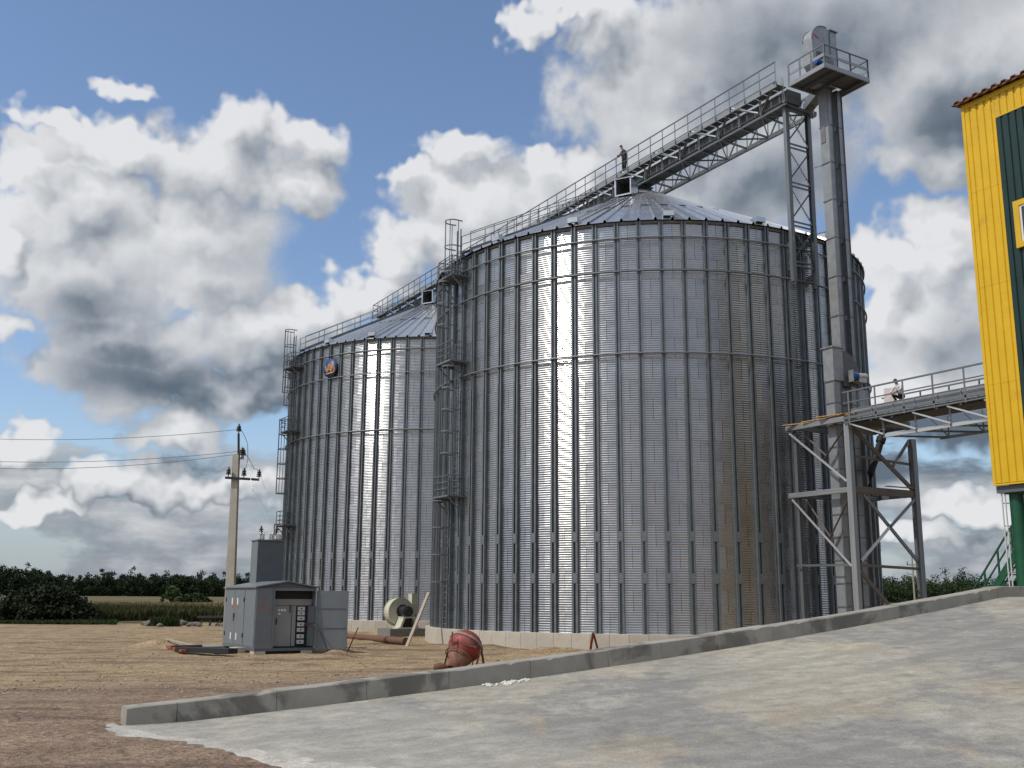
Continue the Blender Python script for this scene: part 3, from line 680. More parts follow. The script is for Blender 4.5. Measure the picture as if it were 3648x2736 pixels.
def gallery1():
    zf = 29.32; t0, t1 = -41.5, 13.55; oN, oC, oF = -1.45, -.80, 1.35
    root, L = gallery(t0, t1, zf, 'long galvanised conveyor gallery with handrail crossing over both silo roofs', 3.5, 0, oN, oC, oF, 1.0)
    zc = 28.33-zf; zcF = 28.22-zf
    for i in range(int(math.ceil(L/7))):
        x0, x1 = 7*i+.004, min(L, 7*i+7)-.004
        bar(root, 'lower_chord', (x0, oC, zc), (x1, oC, zc), .12, .24, TRUNK(), 'chan', PI)
        if t0+x1 > -30: bar(root, 'far_chord', (x0, oF, zcF), (x1, oF, zcF), .20, .22, STEEL())
        bar(root, 'upper_chord', (x0, oF, .05), (x1, oF, .05), .12, .12, STEEL())
        bar(root, 'trough_side', (x0, oC+.16, zc+.42), (x1, oC+.16, zc+.42), .02, .60, STEEL()); bar(root, 'trough_side', (x0, .28, zc+.42), (x1, .28, zc+.42), .02, .60, STEEL())
        bar(root, 'trough_cover', (x0, -.16, zc+.74), (x1, -.16, zc+.74), 1.0, .03, TRUNK())
    x = .0; n = int(L/1.17); 
    for i in range(n):
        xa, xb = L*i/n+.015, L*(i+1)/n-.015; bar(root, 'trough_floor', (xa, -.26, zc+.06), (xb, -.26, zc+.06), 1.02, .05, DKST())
    p = 1.72; i0 = 0
    ts = np.arange(10.0-p*40, t1, p); ts = ts[ts > t0+.3]
    for i, t in enumerate(ts):
        x = t-t0; odd = round((t-10.0)/p) % 2
        bar(root, 'strut', (x, oC-.05, zc), (x, oC-.12, .42 if not odd else .34), .07, .07, TRUNK(), 'angle'); bar(root, 'strut', (x+.10, oC-.05, zc), (x+.10, oC-.12, .42 if not odd else .34), .05, .05, TRUNK(), 'angle')
        if i+1 < len(ts):
            x2 = x+p
            if not odd: bar(root, 'bright_brace', (x+.1, oN+.06, -.05), (x2-.12, oC-.08, zc+.16), .20, .07, mat('sunlit_zinc', (.62, .63, .63), .35, .55, .08, 3.0), 'angle')  # paler zinc puts the sun on these braces into their colour
            else: bar(root, 'dark_brace', (x+.1, oC-.08, zc+.1), (x2+.05, oN+.02, .05), .11, .07, BROWNSTEEL(), 'angle')
            bar(root, 'walkway_bracket', (x, oC, -.30), (x, oN+.02, -.20), .06, .06, STEEL(), 'angle')
        if t > -28:
            bar(root, 'cross_beam', (x, oC, zc-.02), (x, oF, zcF), .08, .10, STEEL(), 'angle')
            bar(root, 'far_strut', (x, oF, zcF), (x, oF, .05), .08, .08, STEEL(), 'angle')
            bar(root, 'far_strut', (x+p/2, oF, zcF), (x+p/2, oF, .05), .08, .08, STEEL(), 'angle')
            if i+1 < len(ts):
                if odd: bar(root, 'bottom_brace', (x, oC, zc-.05), (x+p, oF, zcF-.04), .07, .07, STEEL(), 'angle')
                else: bar(root, 'bottom_brace', (x, oF, zcF-.04), (x+p, oC, zc-.05), .07, .07, STEEL(), 'angle')
                bar(root, 'far_brace', (x, oF+.05, zcF), (x+p/2, oF+.05, .02), .07, .07, STEEL(), 'angle')
    b = MB(); b.box((L-.03, -.70, zc+.05), (L+.01, .32, zc+.78)); b.build('end_plate', STEEL(), root)
    # end returns of the railing
    for x in (0.0,):
        bar(root, 'hand_rail', (x, oN, 1.15), (x, oC+.1, 1.15), .06, .06, PIPE()); bar(root, 'middle_rail', (x, oN, .6), (x, oC+.1, .6), .045, .045, PIPE()); bar(root, 'rail_post', (x, oC+.1, -.2), (x, oC+.1, 1.15), .06, .06, PIPE())
    # drive spouts where the conveyor feeds each silo
    for t in (0.0, -28.32):
        b = MB(); b.box((t-t0-.4, -.5, zc-.35), (t-t0+.4, .35, zc+.05)); b.box((t-t0-.55, -.62, zc-.02), (t-t0+.55, .45, zc+.035)); b.build('discharge_spout', STEEL(), root)
    return root
gallery1()

# ------------------------------------------------------------------ lattice mast between the silo wall and the gallery
def mast():
    t, oL, oR_ = 13.2, -.5, 1.1; zb, zt = 18.6, 28.2
    root = empty('lattice_mast', (*XY(t, .3), zb), GANG); tag(root, 'slim lattice mast with crossed bracing propping the gallery off the silo wall', 'mast')
    y0, y1 = oL-.3, oR_-.3; H = zt-zb
    for y in (y0, y1): bar(root, 'mast_leg', (0, y, 0), (0, y, H), .24, .22, STEEL(), 'chan', PI/2 if y < 0 else -PI/2)
    hs = np.linspace(H, .9, 5)
    for i, z in enumerate(hs[:-1]):
        z2 = hs[i+1]
        for x in (-.03,):
            bar(root, 'crossed_brace', (x, y0, z), (x, y1, z2+.25), .06, .06, STEEL(), 'angle'); bar(root, 'crossed_brace', (x+.03, y1, z), (x+.03, y0, z2+.25), .06, .06, STEEL(), 'angle')
        for dz in (0, .22):
            for x in (.0,): bar(root, 'mast_rung', (x, y0, z2+dz), (x, y1, z2+dz), .06, .08, STEEL(), 'angle')
    bar(root, 'mast_head', (.0, y0-.3, H+.05), (.0, y1+.5, H+.05), .3, .16, DKST())
    for z in (.5, 2.4):
        for y in (y0, y1): bar(root, 'wall_bracket', (-.15, y, z), (-.42, y, z), .25, .3, STEEL())
    for z in (3.1, 6.8): bar(root, 'tie_bar', (.2, y1, H-z), (.95, y1+.35, H-z+.05), .06, .06, PIPE())
    # tapered foot plates
    for y in (y0, y1):
        b = MB(); b.prism([(-.14, 2.4), (.12, 2.4), (.02, -.1), (-.14, -.1)], y-.05, y+.05, 'y'); b.build('foot_plate', TRUNK(), root)
mast()

# ------------------------------------------------------------------ bucket elevators
def trunk_pair(root, x0, x1, ya, yb, za, zb, dep, step, flange=.05):
    """two parallel trunks with bolted joint flanges"""
    for y0, y1 in ((ya, ya+dep), (yb-dep, yb)):
        n = int((zb-za)/step)
        for i in range(n):
            z0, z1 = za+(zb-za)*i/n, za+(zb-za)*(i+1)/n
            b = MB(); b.box((x0, y0, z0), (x1, y1, z1-.06)); b.cur = 1; b.box((x0-.035, y0-.035, z1-.058), (x1+.02, y1+.02, z1-.004)); b.build('trunk_casing', [TRUNK(), PIPE()], root)
        for x in (x1,):
            for y in (y0, y1): bar(root, 'corner_flange', (x+.03, y, za), (x+.03, y, zb), .07, .07, PIPE(), 'angle')
def elevator1():
    x0, x1, ya, yb = 14.3, 14.9, .80, 1.88; tc, oc = 14.6, 1.34
    root = empty('bucket_elevator', (*XY(0, 0), 0), GANG); root.location = (*XY(tc, oc), .2)
    tag(root, 'tall galvanised bucket elevator rising past the silo eave to a railed head', 'elevator', 'bucket elevators')
    X = lambda t: t-tc; Y = lambda o: o-oc; Z = lambda z: z-.2
    trunk_pair(root, X(x0), X(x1), Y(ya), Y(yb), 0, Z(29.0), .36, 2.05)
    for z in np.arange(2, 28.5, 2.05): bar(root, 'trunk_spacer', (X(x1)-.1, Y(ya+.36), z), (X(x1)-.1, Y(yb-.36), z), .06, .25, STEEL())
    b = MB(); b.box((X(x0)-.15, Y(ya)-.1, -.3), (X(x1)+.15, Y(yb)+.1, 1.6)); b.build('boot', TRUNK(), root)
    # inspection door
    b = MB(); b.box((X(x0)+.08, Y(ya)-.03, Z(26.0)), (X(x0)+.36, Y(ya)+.01, Z(26.9))); b.build('inspection_door', STEEL(), root)
    # head: rounded housing with outlet side
    zf = 29.2; cy, cz, r = .83, 31.55, .92
    arc = [(cy+r*math.cos(PI-PI*.56*i/16), cz+r*math.sin(PI-PI*.56*i/16)) for i in range(17)]
    prof = [(cy-r, 30.2), (cy-r, cz)]+arc[1:]+[(1.22, 32.38), (1.74, 32.38), (1.74, 30.2), (1.5, 29.6), (1.5, 29.1), (.3, 29.1), (.3, 29.6)]
    b = MB(); b.prism([(Y(a), Z(c)) for a, c in prof], X(x0)-.04, X(x1)+.02, 'x'); hd = b.build('head_housing', TRUNK(), root)
    rim = arc+[(cy+(r+.035)*math.cos(PI-PI*.56*i/16), cz+(r+.035)*math.sin(PI-PI*.56*i/16)) for i in range(16, -1, -1)]
    for xa in (X(x0)-.06, X(x1)+.0):
        b = MB(); n = 17; vs = [(x, Y(rim[i][0]), Z(rim[i][1])) for x in (xa, xa+.05) for i in range(34)]
        b.add(vs, [(i, i+1, 34+i+1, 34+i) for i in range(33)]+[(i, i+1, 32-i, 33-i) for i in range(16)]+[(34+i, 34+33-i, 34+32-i, 34+i+1) for i in range(16)]); b.build('housing_rim', PIPE(), hd)
    b = MB(); b.box((X(x0)-.08, Y(1.2), Z(32.38)), (X(x1)+.10, Y(1.80), Z(32.44))); b.build('head_lid', STEEL(), hd)
    b = MB(); b.box((X(x1)+.015, Y(1.2), Z(30.3)), (X(x1)+.05, Y(1.25), Z(32.36))); b.build('joint_flange', PIPE(), hd)
    b = MB(); b.add([(X(x1)+.026, Y(p), Z(q)) for p, q in ((.05, 31.78), (.42, 31.62), (.42, 31.73), (.05, 31.90))], [(0, 1, 2, 3)]); b.build('maker_plate', mat('red_print', (.55, .04, .05), .5), hd)
    b = MB(); b.box((X(x1)+.02, Y(.2), Z(30.2)), (X(x1)+.06, Y(1.1), Z(30.9))); b.build('bearing_plate', DKST(), hd)
    # drive motor
    b = MB(); b.smooth = False; b.tube((X(x1)+.5, Y(-.45), Z(zf+.72)), (X(x1)+.5, Y(-.12), Z(zf+.72)), .18, 14); b.build('motor', mat('blue_motor', (.02, .09, .36), .45, 0, .1), root)
    b = MB(); b.tube((X(x1)+.5, Y(-.12), Z(zf+.72)), (X(x1)+.5, Y(.35), Z(zf+.72)), .13, 12); b.box((X(x1)+.3, Y(.1), Z(zf+.2)), (X(x1)+.7, Y(.7), Z(zf+1.0))); b.build('gearbox', STEEL(), root)
    # spout towards the conveyor
    b = MB(); b.prism([(X(x0), Z(29.9)), (X(x0), Z(29.2)), (X(13.0), Z(28.5)), (X(13.0), Z(28.9))], Y(1.0), Y(1.6), 'y'); b.build('outlet_spout', STEEL(), root)
    # service platform round the head
    ta, tb, oa, ob = 14.0, 16.42, -.9, 2.32; zp = 29.1
    fr = TRUNK()
    for (p, q) in (((ta, oa), (tb, oa)), ((tb, oa), (tb, ob)), ((tb, ob), (ta, ob)), ((ta, ob), (ta, oa))):
        bar(root, 'platform_beam', (X(p[0]), Y(p[1]), Z(zp)), (X(q[0]), Y(q[1]), Z(zp)), .08, .24, fr)
    for i in range(9):
        o0, o1 = oa+.05+(ob-oa-.1)*i/9, oa+.05+(ob-oa-.1)*(i+1)/9-.02
        if o0 > .62 and o1 < 2.0: segs = ((ta+.05, x0-.06), (x1+.06, tb-.05))
        else: segs = ((ta+.05, tb-.05),)
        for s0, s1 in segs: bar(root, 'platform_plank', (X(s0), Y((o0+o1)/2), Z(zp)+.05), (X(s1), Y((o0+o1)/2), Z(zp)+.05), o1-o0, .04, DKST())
    for o in (-.1, .7, 1.95): bar(root, 'platform_joist', (X(ta+.04), Y(o), Z(zp)-.08), (X(tb-.04), Y(o), Z(zp)-.08), .07, .16, DKST())
    H = 1.15
    posts = [(ta, oa), (ta+.8, oa), (ta+1.6, oa), (tb, oa), (tb, oa+.9), (tb, oa+1.85), (tb, ob), (ta, ob), (ta+1.2, ob)]
    for (t, o) in posts:
        for d in (0, .07): bar(root, 'guard_post', (X(t)-d*(t < tb), Y(o)+d*(t == tb)*(1 if o < 1 else -1), Z(zp)-.1), (X(t)-d*(t < tb), Y(o)+d*(t == tb)*(1 if o < 1 else -1), Z(zp)+H), .055, .055, PIPE(), 'angle')
    for (p, q) in (((ta, oa), (tb, oa)), ((tb, oa), (tb, ob)), ((tb, ob), (ta, ob))):
        bar(root, 'guard_rail', (X(p[0]), Y(p[1]), Z(zp)+H), (X(q[0]), Y(q[1]), Z(zp)+H), .06, .06, PIPE())
        bar(root, 'guard_rail', (X(p[0]), Y(p[1]), Z(zp)+.6), (X(q[0]), Y(q[1]), Z(zp)+.6), .03, .17, TRUNK())
elevator1()
def elevator2():
    x0, x1, ya, yb = 15.40, 15.94, -1.0, .62; tc, oc = 15.67, -.2
    root = empty('bucket_elevator', (*XY(tc, oc), .2), GANG)
    tag(root, 'short bucket elevator with blue head motor inside the braced steel tower', 'elevator', 'bucket elevators')
    X = lambda t: t-tc; Y = lambda o: o-oc; Z = lambda z: z-.2
    trunk_pair(root, X(x0), X(x1), Y(ya), Y(yb), 0, Z(12.9), .50, 1.02)
    for z in np.arange(1.0, 12, 1.9): bar(root, 'trunk_spacer', (X(x1)-.1, Y(ya+.50), z), (X(x1)-.1, Y(yb-.50), z), .06, .3, STEEL())
    b = MB(); b.box((X(x0)-.15, Y(ya)-.1, -.3), (X(x1)+.15, Y(yb)+.1, 1.2)); b.build('boot', TRUNK(), root)
    # head: square outlet box on the near side, round housing behind
    b = MB(); b.box((X(x0)-.03, Y(ya)-.04, Z(12.9)), (X(x1)+.06, Y(ya)+.62, Z(14.5))); b.box((X(x0)-.10, Y(ya)-.11, Z(14.5)), (X(x1)+.13, Y(ya)+.69, Z(14.56))); hd = b.build('head_box', TRUNK(), root)
    cy, cz, r = ya+.64, 13.3, 1.12; arc = [(cy+r*math.cos(PI/2*(1-i/12)), cz+r*math.sin(PI/2*(1-i/12))) for i in range(13)]
    b = MB(); b.prism([(Y(a), Z(c)) for a, c in [(cy, 12.7)]+[(cy, cz+r)]+arc[1:]+[(cy+r, 12.7)]], X(x0)+.03, X(x1)+.02, 'x'); b.build('head_housing', mat('grey_housing', (.16, .165, .165), .6, .2, .1), root)
    b = MB(); b.tube((X(x1)+.30, Y(ya)+.9, Z(13.15)), (X(x1)+.30, Y(ya)+1.22, Z(13.15)), .21, 14); b.build('motor', mat('blue_motor', (.02, .09, .36), .45), root)
    b = MB(); b.tube((X(x1)+.30, Y(ya)+1.22, Z(13.15)), (X(x1)+.30, Y(ya)+1.85, Z(13.2)), .17, 14); b.box((X(x1)+.08, Y(ya)+1.2, Z(12.85)), (X(x1)+.5, Y(ya)+1.7, Z(13.05))); b.build('motor_body', mat('aluminium_motor', (.55, .53, .48), .4, .5, .15, 8), root)
    b = MB(); b.box((X(x1)+.16, Y(ya)+.84, Z(12.85)), (X(x1)+.46, Y(ya)+.88, Z(13.42))); b.build('motor_flange', TRUNK(), root)
    # cover panel with a hand wheel on the far trunk
    b = MB(); b.box((X(x1)+.005, Y(yb)-.1, Z(10.4)), (X(x1)+.05, Y(yb)+.65, Z(12.6))); pl = b.build('cover_panel', TRUNK(), root)
    b = MB(); b.box((X(x1)+.052, Y(yb)+.0, Z(11.5)), (X(x1)+.07, Y(yb)+.35, Z(11.72))); b.build('rusty_patch', WOODM(), pl)
    b = MB(); b.lathe([(.10, 0), (.17, .02), (.17, .06), (.10, .06)], 14, Matrix.Translation((X(x1)+.055, Y(yb)+.3, Z(11.0))) @ Matrix.Rotation(PI/2, 4, 'Y')); b.build('round_flange', DARKSTEEL(), pl)
elevator2()

# ------------------------------------------------------------------ braced steel tower round the short elevator
def steel_frame():
    t0, t1, oa, ob = 13.45, 17.0, -1.42, 2.90; root = empty('support_tower', (*XY(17.0, -1.42), .1), GANG)
    tag(root, 'braced galvanised steel support tower with two landings standing by the silo', 'tower')
    X = lambda t: t-17.0; Y = lambda o: o+1.42; Z = lambda z: z-.1
    bar(root, 'column', (X(t1), Y(oa), 0), (X(t1), Y(oa), Z(10.6)), .30, .26, TRUNK()); bar(root, 'column', (X(t1), Y(ob), 0), (X(t1), Y(ob), Z(10.2)), .30, .30, STEEL())
    bar(root, 'column', (X(t0), Y(oa)+.25, 0), (X(t0), Y(oa)+.25, Z(10.6)), .2, .2, STEEL()); bar(root, 'column', (X(t0), Y(ob), 0), (X(t0), Y(ob), Z(10.6)), .2, .2, STEEL())
    for z, e in ((10.85, 0), (7.55, 0)):
        bar(root, 'floor_beam', (X(t0)-.35, Y(oa), Z(z)), (X(t1)-.13, Y(oa), Z(z)), .14, .24, TRUNK()); bar(root, 'floor_beam', (X(t0), Y(ob), Z(z)), (X(t1)-.13, Y(ob), Z(z)), .14, .24, STEEL())
        bar(root, 'floor_beam', (X(t1), Y(oa)+.13, Z(z)), (X(t1), Y(ob)-.13, Z(z)), .16, .40 if z > 10 else .34, BROWNSTEEL()); bar(root, 'floor_beam', (X(t0)+.2, Y(oa), Z(z)), (X(t0)+.2, Y(ob), Z(z)), .16, .24, STEEL())
        bar(root, 'joist', (X(t0)+1.4, Y(oa), Z(z)-.06), (X(t0)+1.4, Y(ob), Z(z)-.06), .12, .18, STEEL())
    nz = mat('sunlit_zinc', (.62, .63, .63), .35, .55, .08, 3.0)  # brace zinc made paler, with the sunlight painted in
    f = X(t1); k = X(t0)-.05
    for z, z2 in ((10.6, 7.95), (7.35, 4.1)):
        bar(root, 'bright_brace', (k, Y(oa)-.06, Z(z)), (f-.13, Y(oa)-.06, Z(z2)), .17, .10, nz, 'angle')
        bar(root, 'brace', (f-.13, Y(oa)+.06, Z(z)), (X(15.3), Y(oa)+.06, Z(z2+1.1)), .12, .08, BROWNSTEEL(), 'angle')
        bar(root, 'brace', (k+.4, Y(oa)+.45, Z(z)), (X(15.2), Y(oa)+.45, Z(z2+1.4)), .12, .08, BROWNSTEEL(), 'angle')
    bar(root, 'brace', (f, Y(oa)+.2, Z(10.5)), (f, Y(ob)-.15, Z(7.75)), .08, .20, BROWNSTEEL(), 'angle')
    bar(root, 'brace', (f-.1, Y(ob)-.1, Z(10.1)), (f-.1, Y(1.5), Z(8.75)), .08, .14, STEEL(), 'angle')
    bar(root, 'tie_bar', (f-.05, Y(oa)+.35, Z(9.12)), (f-.05, Y(ob)-.1, Z(8.98)), .05, .12, BROWNSTEEL())
    bar(root, 'bright_brace', (f+.06, Y(oa)+.30, Z(4.35)), (f+.06, Y(.95), Z(6.0)), .09, .16, nz, 'angle'); bar(root, 'brace', (f+.06, Y(.85), Z(5.9)), (f+.06, Y(ob)-.12, Z(7.35)), .09, .16, STEEL(), 'angle')
    bar(root, 'brace', (f+.02, Y(oa)+.75, Z(7.35)), (f+.02, Y(ob)-.08, Z(4.3)), .08, .15, STEEL(), 'angle')
    bar(root, 'tie_bar', (f, Y(oa)+.12, Z(4.15)), (f, Y(ob)-.1, Z(4.05)), .06, .13, BROWNSTEEL())
    bar(root, 'brace', (f+.03, Y(oa)+.2, Z(3.9)), (f+.03, Y(1.9), Z(1.2)), .08, .18, BROWNSTEEL(), 'angle')
    bar(root, 'tie_bar', (k, Y(oa), Z(4.2)), (f-.13, Y(oa), Z(4.15)), .08, .1, STEEL(), 'angle')
    b = MB(); b.box((X(15.0), Y(.9), Z(10.9)), (X(16.85), Y(2.7), Z(10.96))); b.build('landing_deck', OLDWOOD(), root)
    # black intake pipe under the gallery
    b = MB(); b.path([(f-.5, Y(1.55), Z(10.55)), (f-.55, Y(1.35), Z(10.0)), (f-.6, Y(1.0), Z(9.2)), (f-.6, Y(.6), Z(8.5)), (f-.6, Y(.5), Z(7.7))], .17, 10); b.tube((f-.53, Y(1.45), Z(10.25)), (f-.55, Y(1.34), Z(10.0)), .22, 12); b.build('black_pipe', BLACK(), root)
steel_frame()
# loose planks left on the upper landing
PL = [((13.2, -1.75), (14.6, -1.15)), ((13.6, -1.2), (15.6, -.75)), ((14.3, -1.55), (16.9, -1.2)), ((15.0, -.9), (16.9, -1.5)), ((15.4, -1.7), (17.2, -1.1)), ((16.2, -1.5), (17.3, .6)), ((16.6, .1), (17.2, 1.8)), ((14.2, -.3), (15.2, -1.3))]
PLZ = [11.0, 11.02, 11.03, 11.07, 11.10, 11.06, 11.06, 11.05]
for i, ((p, q), z) in enumerate(zip(PL, PLZ)):
    a = Vector((*XY(*p), z)); c = Vector((*XY(*q), z+.02)); o = bar(None, 'timber_plank', a, c, .16, .045, WOODM())
    tag(o, 'raw orange-brown plank lying loose on the upper landing of the steel tower', 'plank', 'loose planks on the upper landing')
o = bar(None, 'timber_plank', Vector((*XY(17.1, .8), 7.82)), Vector((*XY(17.0, 3.1), 7.84)), .18, .04, OLDWOOD()); tag(o, 'weathered plank lying on the lower landing of the steel tower', 'plank')

# ------------------------------------------------------------------ second gallery into the yellow building
def gallery2():
    t0, t1 = 16.9, 27.5; zf = 10.95; oN, oC, oF = -1.75, -1.0, .9
    root = empty('conveyor_gallery', (*XY(t0, 0), zf), GANG); tag(root, 'short railed conveyor gallery running from the steel tower into the yellow building', 'conveyor', 'steel conveyor galleries')
    L = t1-t0; P_ = PIPE()
    k = 6
    for i in range(k+1):
        x = .55+i*1.53
        if x < L: bar(root, 'rail_post', (x, oN, -.42), (x, oN, 1.05), .09, .06, P_, 'angle'); bar(root, 'far_post', (x+.3, oF, 0), (x+.3, oF, 1.05), .06, .06, P_)
    bar(root, 'hand_rail', (.2, oN, 1.05), (L, oN, 1.05), .07, .07, P_); bar(root, 'middle_rail', (.2, oN, .55), (L, oN, .55), .05, .05, P_); bar(root, 'kick_beam', (.2, oN, -.16), (L, oN, -.16), .06, .12, STEEL()); bar(root, 'kick_beam', (.2, oN, -.36), (L, oN, -.36), .04, .05, STEEL())
    bar(root, 'hand_rail', (.2, oF, 1.05), (L, oF, 1.05), .06, .06, P_); bar(root, 'middle_rail', (.2, oF, .55), (L, oF, .55), .05, .05, P_)
    n = 9
    for i in range(n):
        xa, xb = L*i/n+.004, L*(i+1)/n-.004
        b = MB(); b.box((xa, oC, -.30), (xb, oC+.04, .36)); b.box((xa, oC-.03, -.30), (xa+.05, oC, .36)); b.build('trough_side', TRUNK(), root)
        bar(root, 'trough_floor', (xa, (oC+oF)/2-.3, -.33), (xb, (oC+oF)/2-.3, -.33), 1.5, .05, DKST())
        bar(root, 'trough_cover', (xa, (oC+oF)/2-.5, .37), (xb, (oC+oF)/2-.5, .37), .95, .03, TRUNK())
        bar(root, 'deck_plate', ((xa+xb)/2, oN+.05, -.27), ((xa+xb)/2, oC, -.27), xb-xa-.1, .04, STEEL())
    zc = -1.15; nz = mat('sunlit_zinc', (.62, .63, .63), .35, .55, .08, 3.0)  # paler zinc for chord and braces, sunlight painted into it
    bar(root, 'lower_chord', (2.0, oC-.2, zc), (L, oC-.2, zc), .10, .16, nz); bar(root, 'far_chord', (3.3, oF, zc-.1), (L, oF, zc-.1), .12, .12, STEEL())
    for i, x in enumerate((2.0, 3.75, 5.5, 7.25, 9.0)):
        bar(root, 'strut', (x, oC-.2, zc-.1), (x, oC-.25, -.02), .10, .10, STEEL(), 'angle')
        bar(root, 'bright_brace', (x-1.55, oN+.1, -.42), (x, oC-.25, zc+.08), .15, .07, nz, 'angle')
        if i: bar(root, 'bottom_brace', (x-1.75, oC-.2, zc), (x, oF, zc-.12), .08, .08, STEEL(), 'angle'); bar(root, 'far_strut', (x, oF, zc-.1), (x, oF, -.3), .08, .08, STEEL(), 'angle'); bar(root, 'far_brace', (x-.9, oF, -.3), (x, oF, zc-.1), .07, .07, STEEL(), 'angle')
gallery2()
def on_o(x, y, o):
    d = ray(x, y); P = XY(0, o); return np.array([0, 0, EYE])+d*((P@N)/(d[:2]@N))
# ------------------------------------------------------------------ yellow building on green columns
def yellow_building():
    t0, o0, zb, zt = 27.0, -5.27, 6.7, 21.22; TL, OW = 13.0, 11.0
    root = empty('yellow_building', (*XY(t0, o0), zb), GANG); tag(root, 'tall yellow corrugated building with dark green panel, raised on green columns', 'building')
    H = zt-zb; pit = .29; dep = .045
    def sheet(x0, x1, z0, z1, m, name, side):
        n = max(1, round((x1-x0)/pit)); w = (x1-x0)/n; P = []
        for i in range(n):
            a = x0+i*w; P += [(a, 0), (a+w*.62, 0), (a+w*.70, dep), (a+w*.92, dep)]
        P.append((x1, 0))
        b = MB(); k = len(P)
        if side == 'front': vs = [(x, y, z) for z in (z0, z1) for x, y in P]
        else: vs = [(y, x, z) for z in (z0, z1) for x, y in P]
        b.add(vs, [(i, i+1, k+i+1, k+i) for i in range(k-1)])
        return b.build(name, m, root, fix=False)
    rows = [0, 3.55, 7.2, 10.9, H]
    for r in range(4):
        z0, z1 = rows[r]+(.0 if r == 0 else .006), rows[r+1]
        x = .09; sheet(x, 1.30, z0, z1, YELLOW(), 'yellow_sheet', 'front')
        x = 1.36
        while x < TL-.2:
            x2 = min(TL, x+1.16)
            if z0 < 13.0:
                zz = min(z1, 13.45); sheet(x, x2, z0, zz, GREENCL(), 'green_sheet', 'front')
                if zz < z1: sheet(x, x2, zz+.05, z1, YELLOW(), 'yellow_sheet', 'front')
            else: sheet(x, x2, z0, z1, YELLOW(), 'yellow_sheet', 'front')
            x = x2
        y = .09
        while y < OW-.1:
            y2 = min(OW, y+1.16); sheet(y, y2, z0, z1, YELLOW(), 'yellow_sheet', 'end'); y = y2
    b = MB(); b.box((.06, .06, .05), (TL, OW, H-.02)); b.build('wall_core', DKGREYPAINT(), root)
    b = MB(); b.box((-.02, -.03, -.02), (.10, .10, H)); b.build('corner_trim', YELLOW(), root)
    b = MB(); b.box((1.30, -.012, 0), (1.36, .05, H-.02)); b.build('panel_trim', YELLOW(), root); b = MB(); b.box((1.36, -.012, 13.45), (TL, .05, 13.50)); b.build('panel_trim', YELLOW(), root)
    b = MB(); b.box((-.02, -.035, -.08), (TL, .12, -.022)); b.build('bottom_trim', YELLOW(), root); b = MB(); b.box((.10, -.03, H-.20), (TL, .08, H-.02)); b.build('top_trim', YELLOW(), root)
    b = MB(); b.box((0, .1, -.34), (TL, .28, -.09)); b.box((0, OW-.3, -.34), (TL, OW-.1, -.09)); b.box((.1, .3, -.34), (.28, OW-.3, -.09)); b.build('base_beam', DKGREYPAINT(), root)
    # corrugated roof edge
    n = 34; w = (TL+.5)/n; P = []
    for i in range(n): a = -.25+i*w; P += [(a, 0), (a+w*.30, 0), (a+w*.42, .09), (a+w*.80, .09), (a+w*.92, 0)]
    k = len(P); vs = [(x, y, z+H+.03+s) for y, s in ((-.30, 0), (OW/2, .7)) for x, z in P]+[(x, y, z+H+.03+s-.03) for y, s in ((-.30, 0), (OW/2, .7)) for x, z in P]
    b = MB(); b.add(vs, [(i, i+1, k+i+1, k+i) for i in range(k-1)]+[(2*k+i, 3*k+i, 3*k+i+1, 2*k+i+1) for i in range(k-1)]+[(i, 2*k+i, 2*k+i+1, i+1) for i in range(k-1)]); b.build('roof_sheet', BROWNROOF(), root, fix=False)
    b = MB(); b.box((-.22, -.24, H-.02), (TL, -.20, H+.04)); b.build('roof_fascia', BROWNROOF(), root)
    # window in a yellow surround
    wx, wz = 1.77, 8.25
    wn = empty('window', (0, 0, 0)); wn.parent = root
    b = MB()
    for lo, hi in (((wx, -.10, wz), (wx+.22, .03, wz+1.75)), ((wx+1.5, -.10, wz), (wx+1.72, .03, wz+1.75)), ((wx+.22, -.10, wz), (wx+1.5, .03, wz+.2)), ((wx+.22, -.10, wz+1.55), (wx+1.5, .03, wz+1.75))): b.box(lo, hi)
    b.build('window_surround', YELLOW(), wn)
    b = MB()
    for lo, hi in (((wx+.22, -.06, wz+.2), (wx+.29, .02, wz+1.55)), ((wx+1.43, -.06, wz+.2), (wx+1.5, .02, wz+1.55)), ((wx+.29, -.06, wz+.2), (wx+1.43, .02, wz+.27)), ((wx+.29, -.06, wz+1.48), (wx+1.43, .02, wz+1.55)), ((wx+.83, -.05, wz+.27), (wx+.89, .02, wz+1.48))): b.box(lo, hi)
    b.build('window_frame', WHITE(), wn)
    b = MB(); b.box((wx+.29, -.03, wz+.27), (wx+1.43, .0, wz+1.48)); b.build('pane', mat('window_glass', (.05, .06, .07), .08, 0, .1), wn)
    # columns
    for x, y in ((.45, .55), (6.5, .55), (12.4, .55), (.45, OW-.7), (6.5, OW-.7)):
        b = MB(); b.lathe([(.24, -zb+.2), (.24, -.36), (.24, -.35)], 20); b.lathe([(.0, -.36), (.42, -.36), (.42, -.33), (0, -.33)], 12)
        o = b.build('column', GREEN(), root); o.location = (x, y, 0)
    for x0, x1 in ((.7, 2.2), (6.2, 4.7)): bar(root, 'knee_brace', (x0, .62, -2.0), (x1, .62, -.35), .14, .14, GREEN())
    for dx in (0, .13): bar(root, 'down_pipe', (.12+dx, .2, -zb+.3), (.12+dx, .2, -.35), .05, .05, mat('pale_pipe', (.62, .62, .60), .5, .2, .1), 'tube')
    for z in np.arange(-5.5, -.5, .8): bar(root, 'pipe_tie', (.12, .2, z), (.38, .4, z), .03, .03, PIPE())
yellow_building()
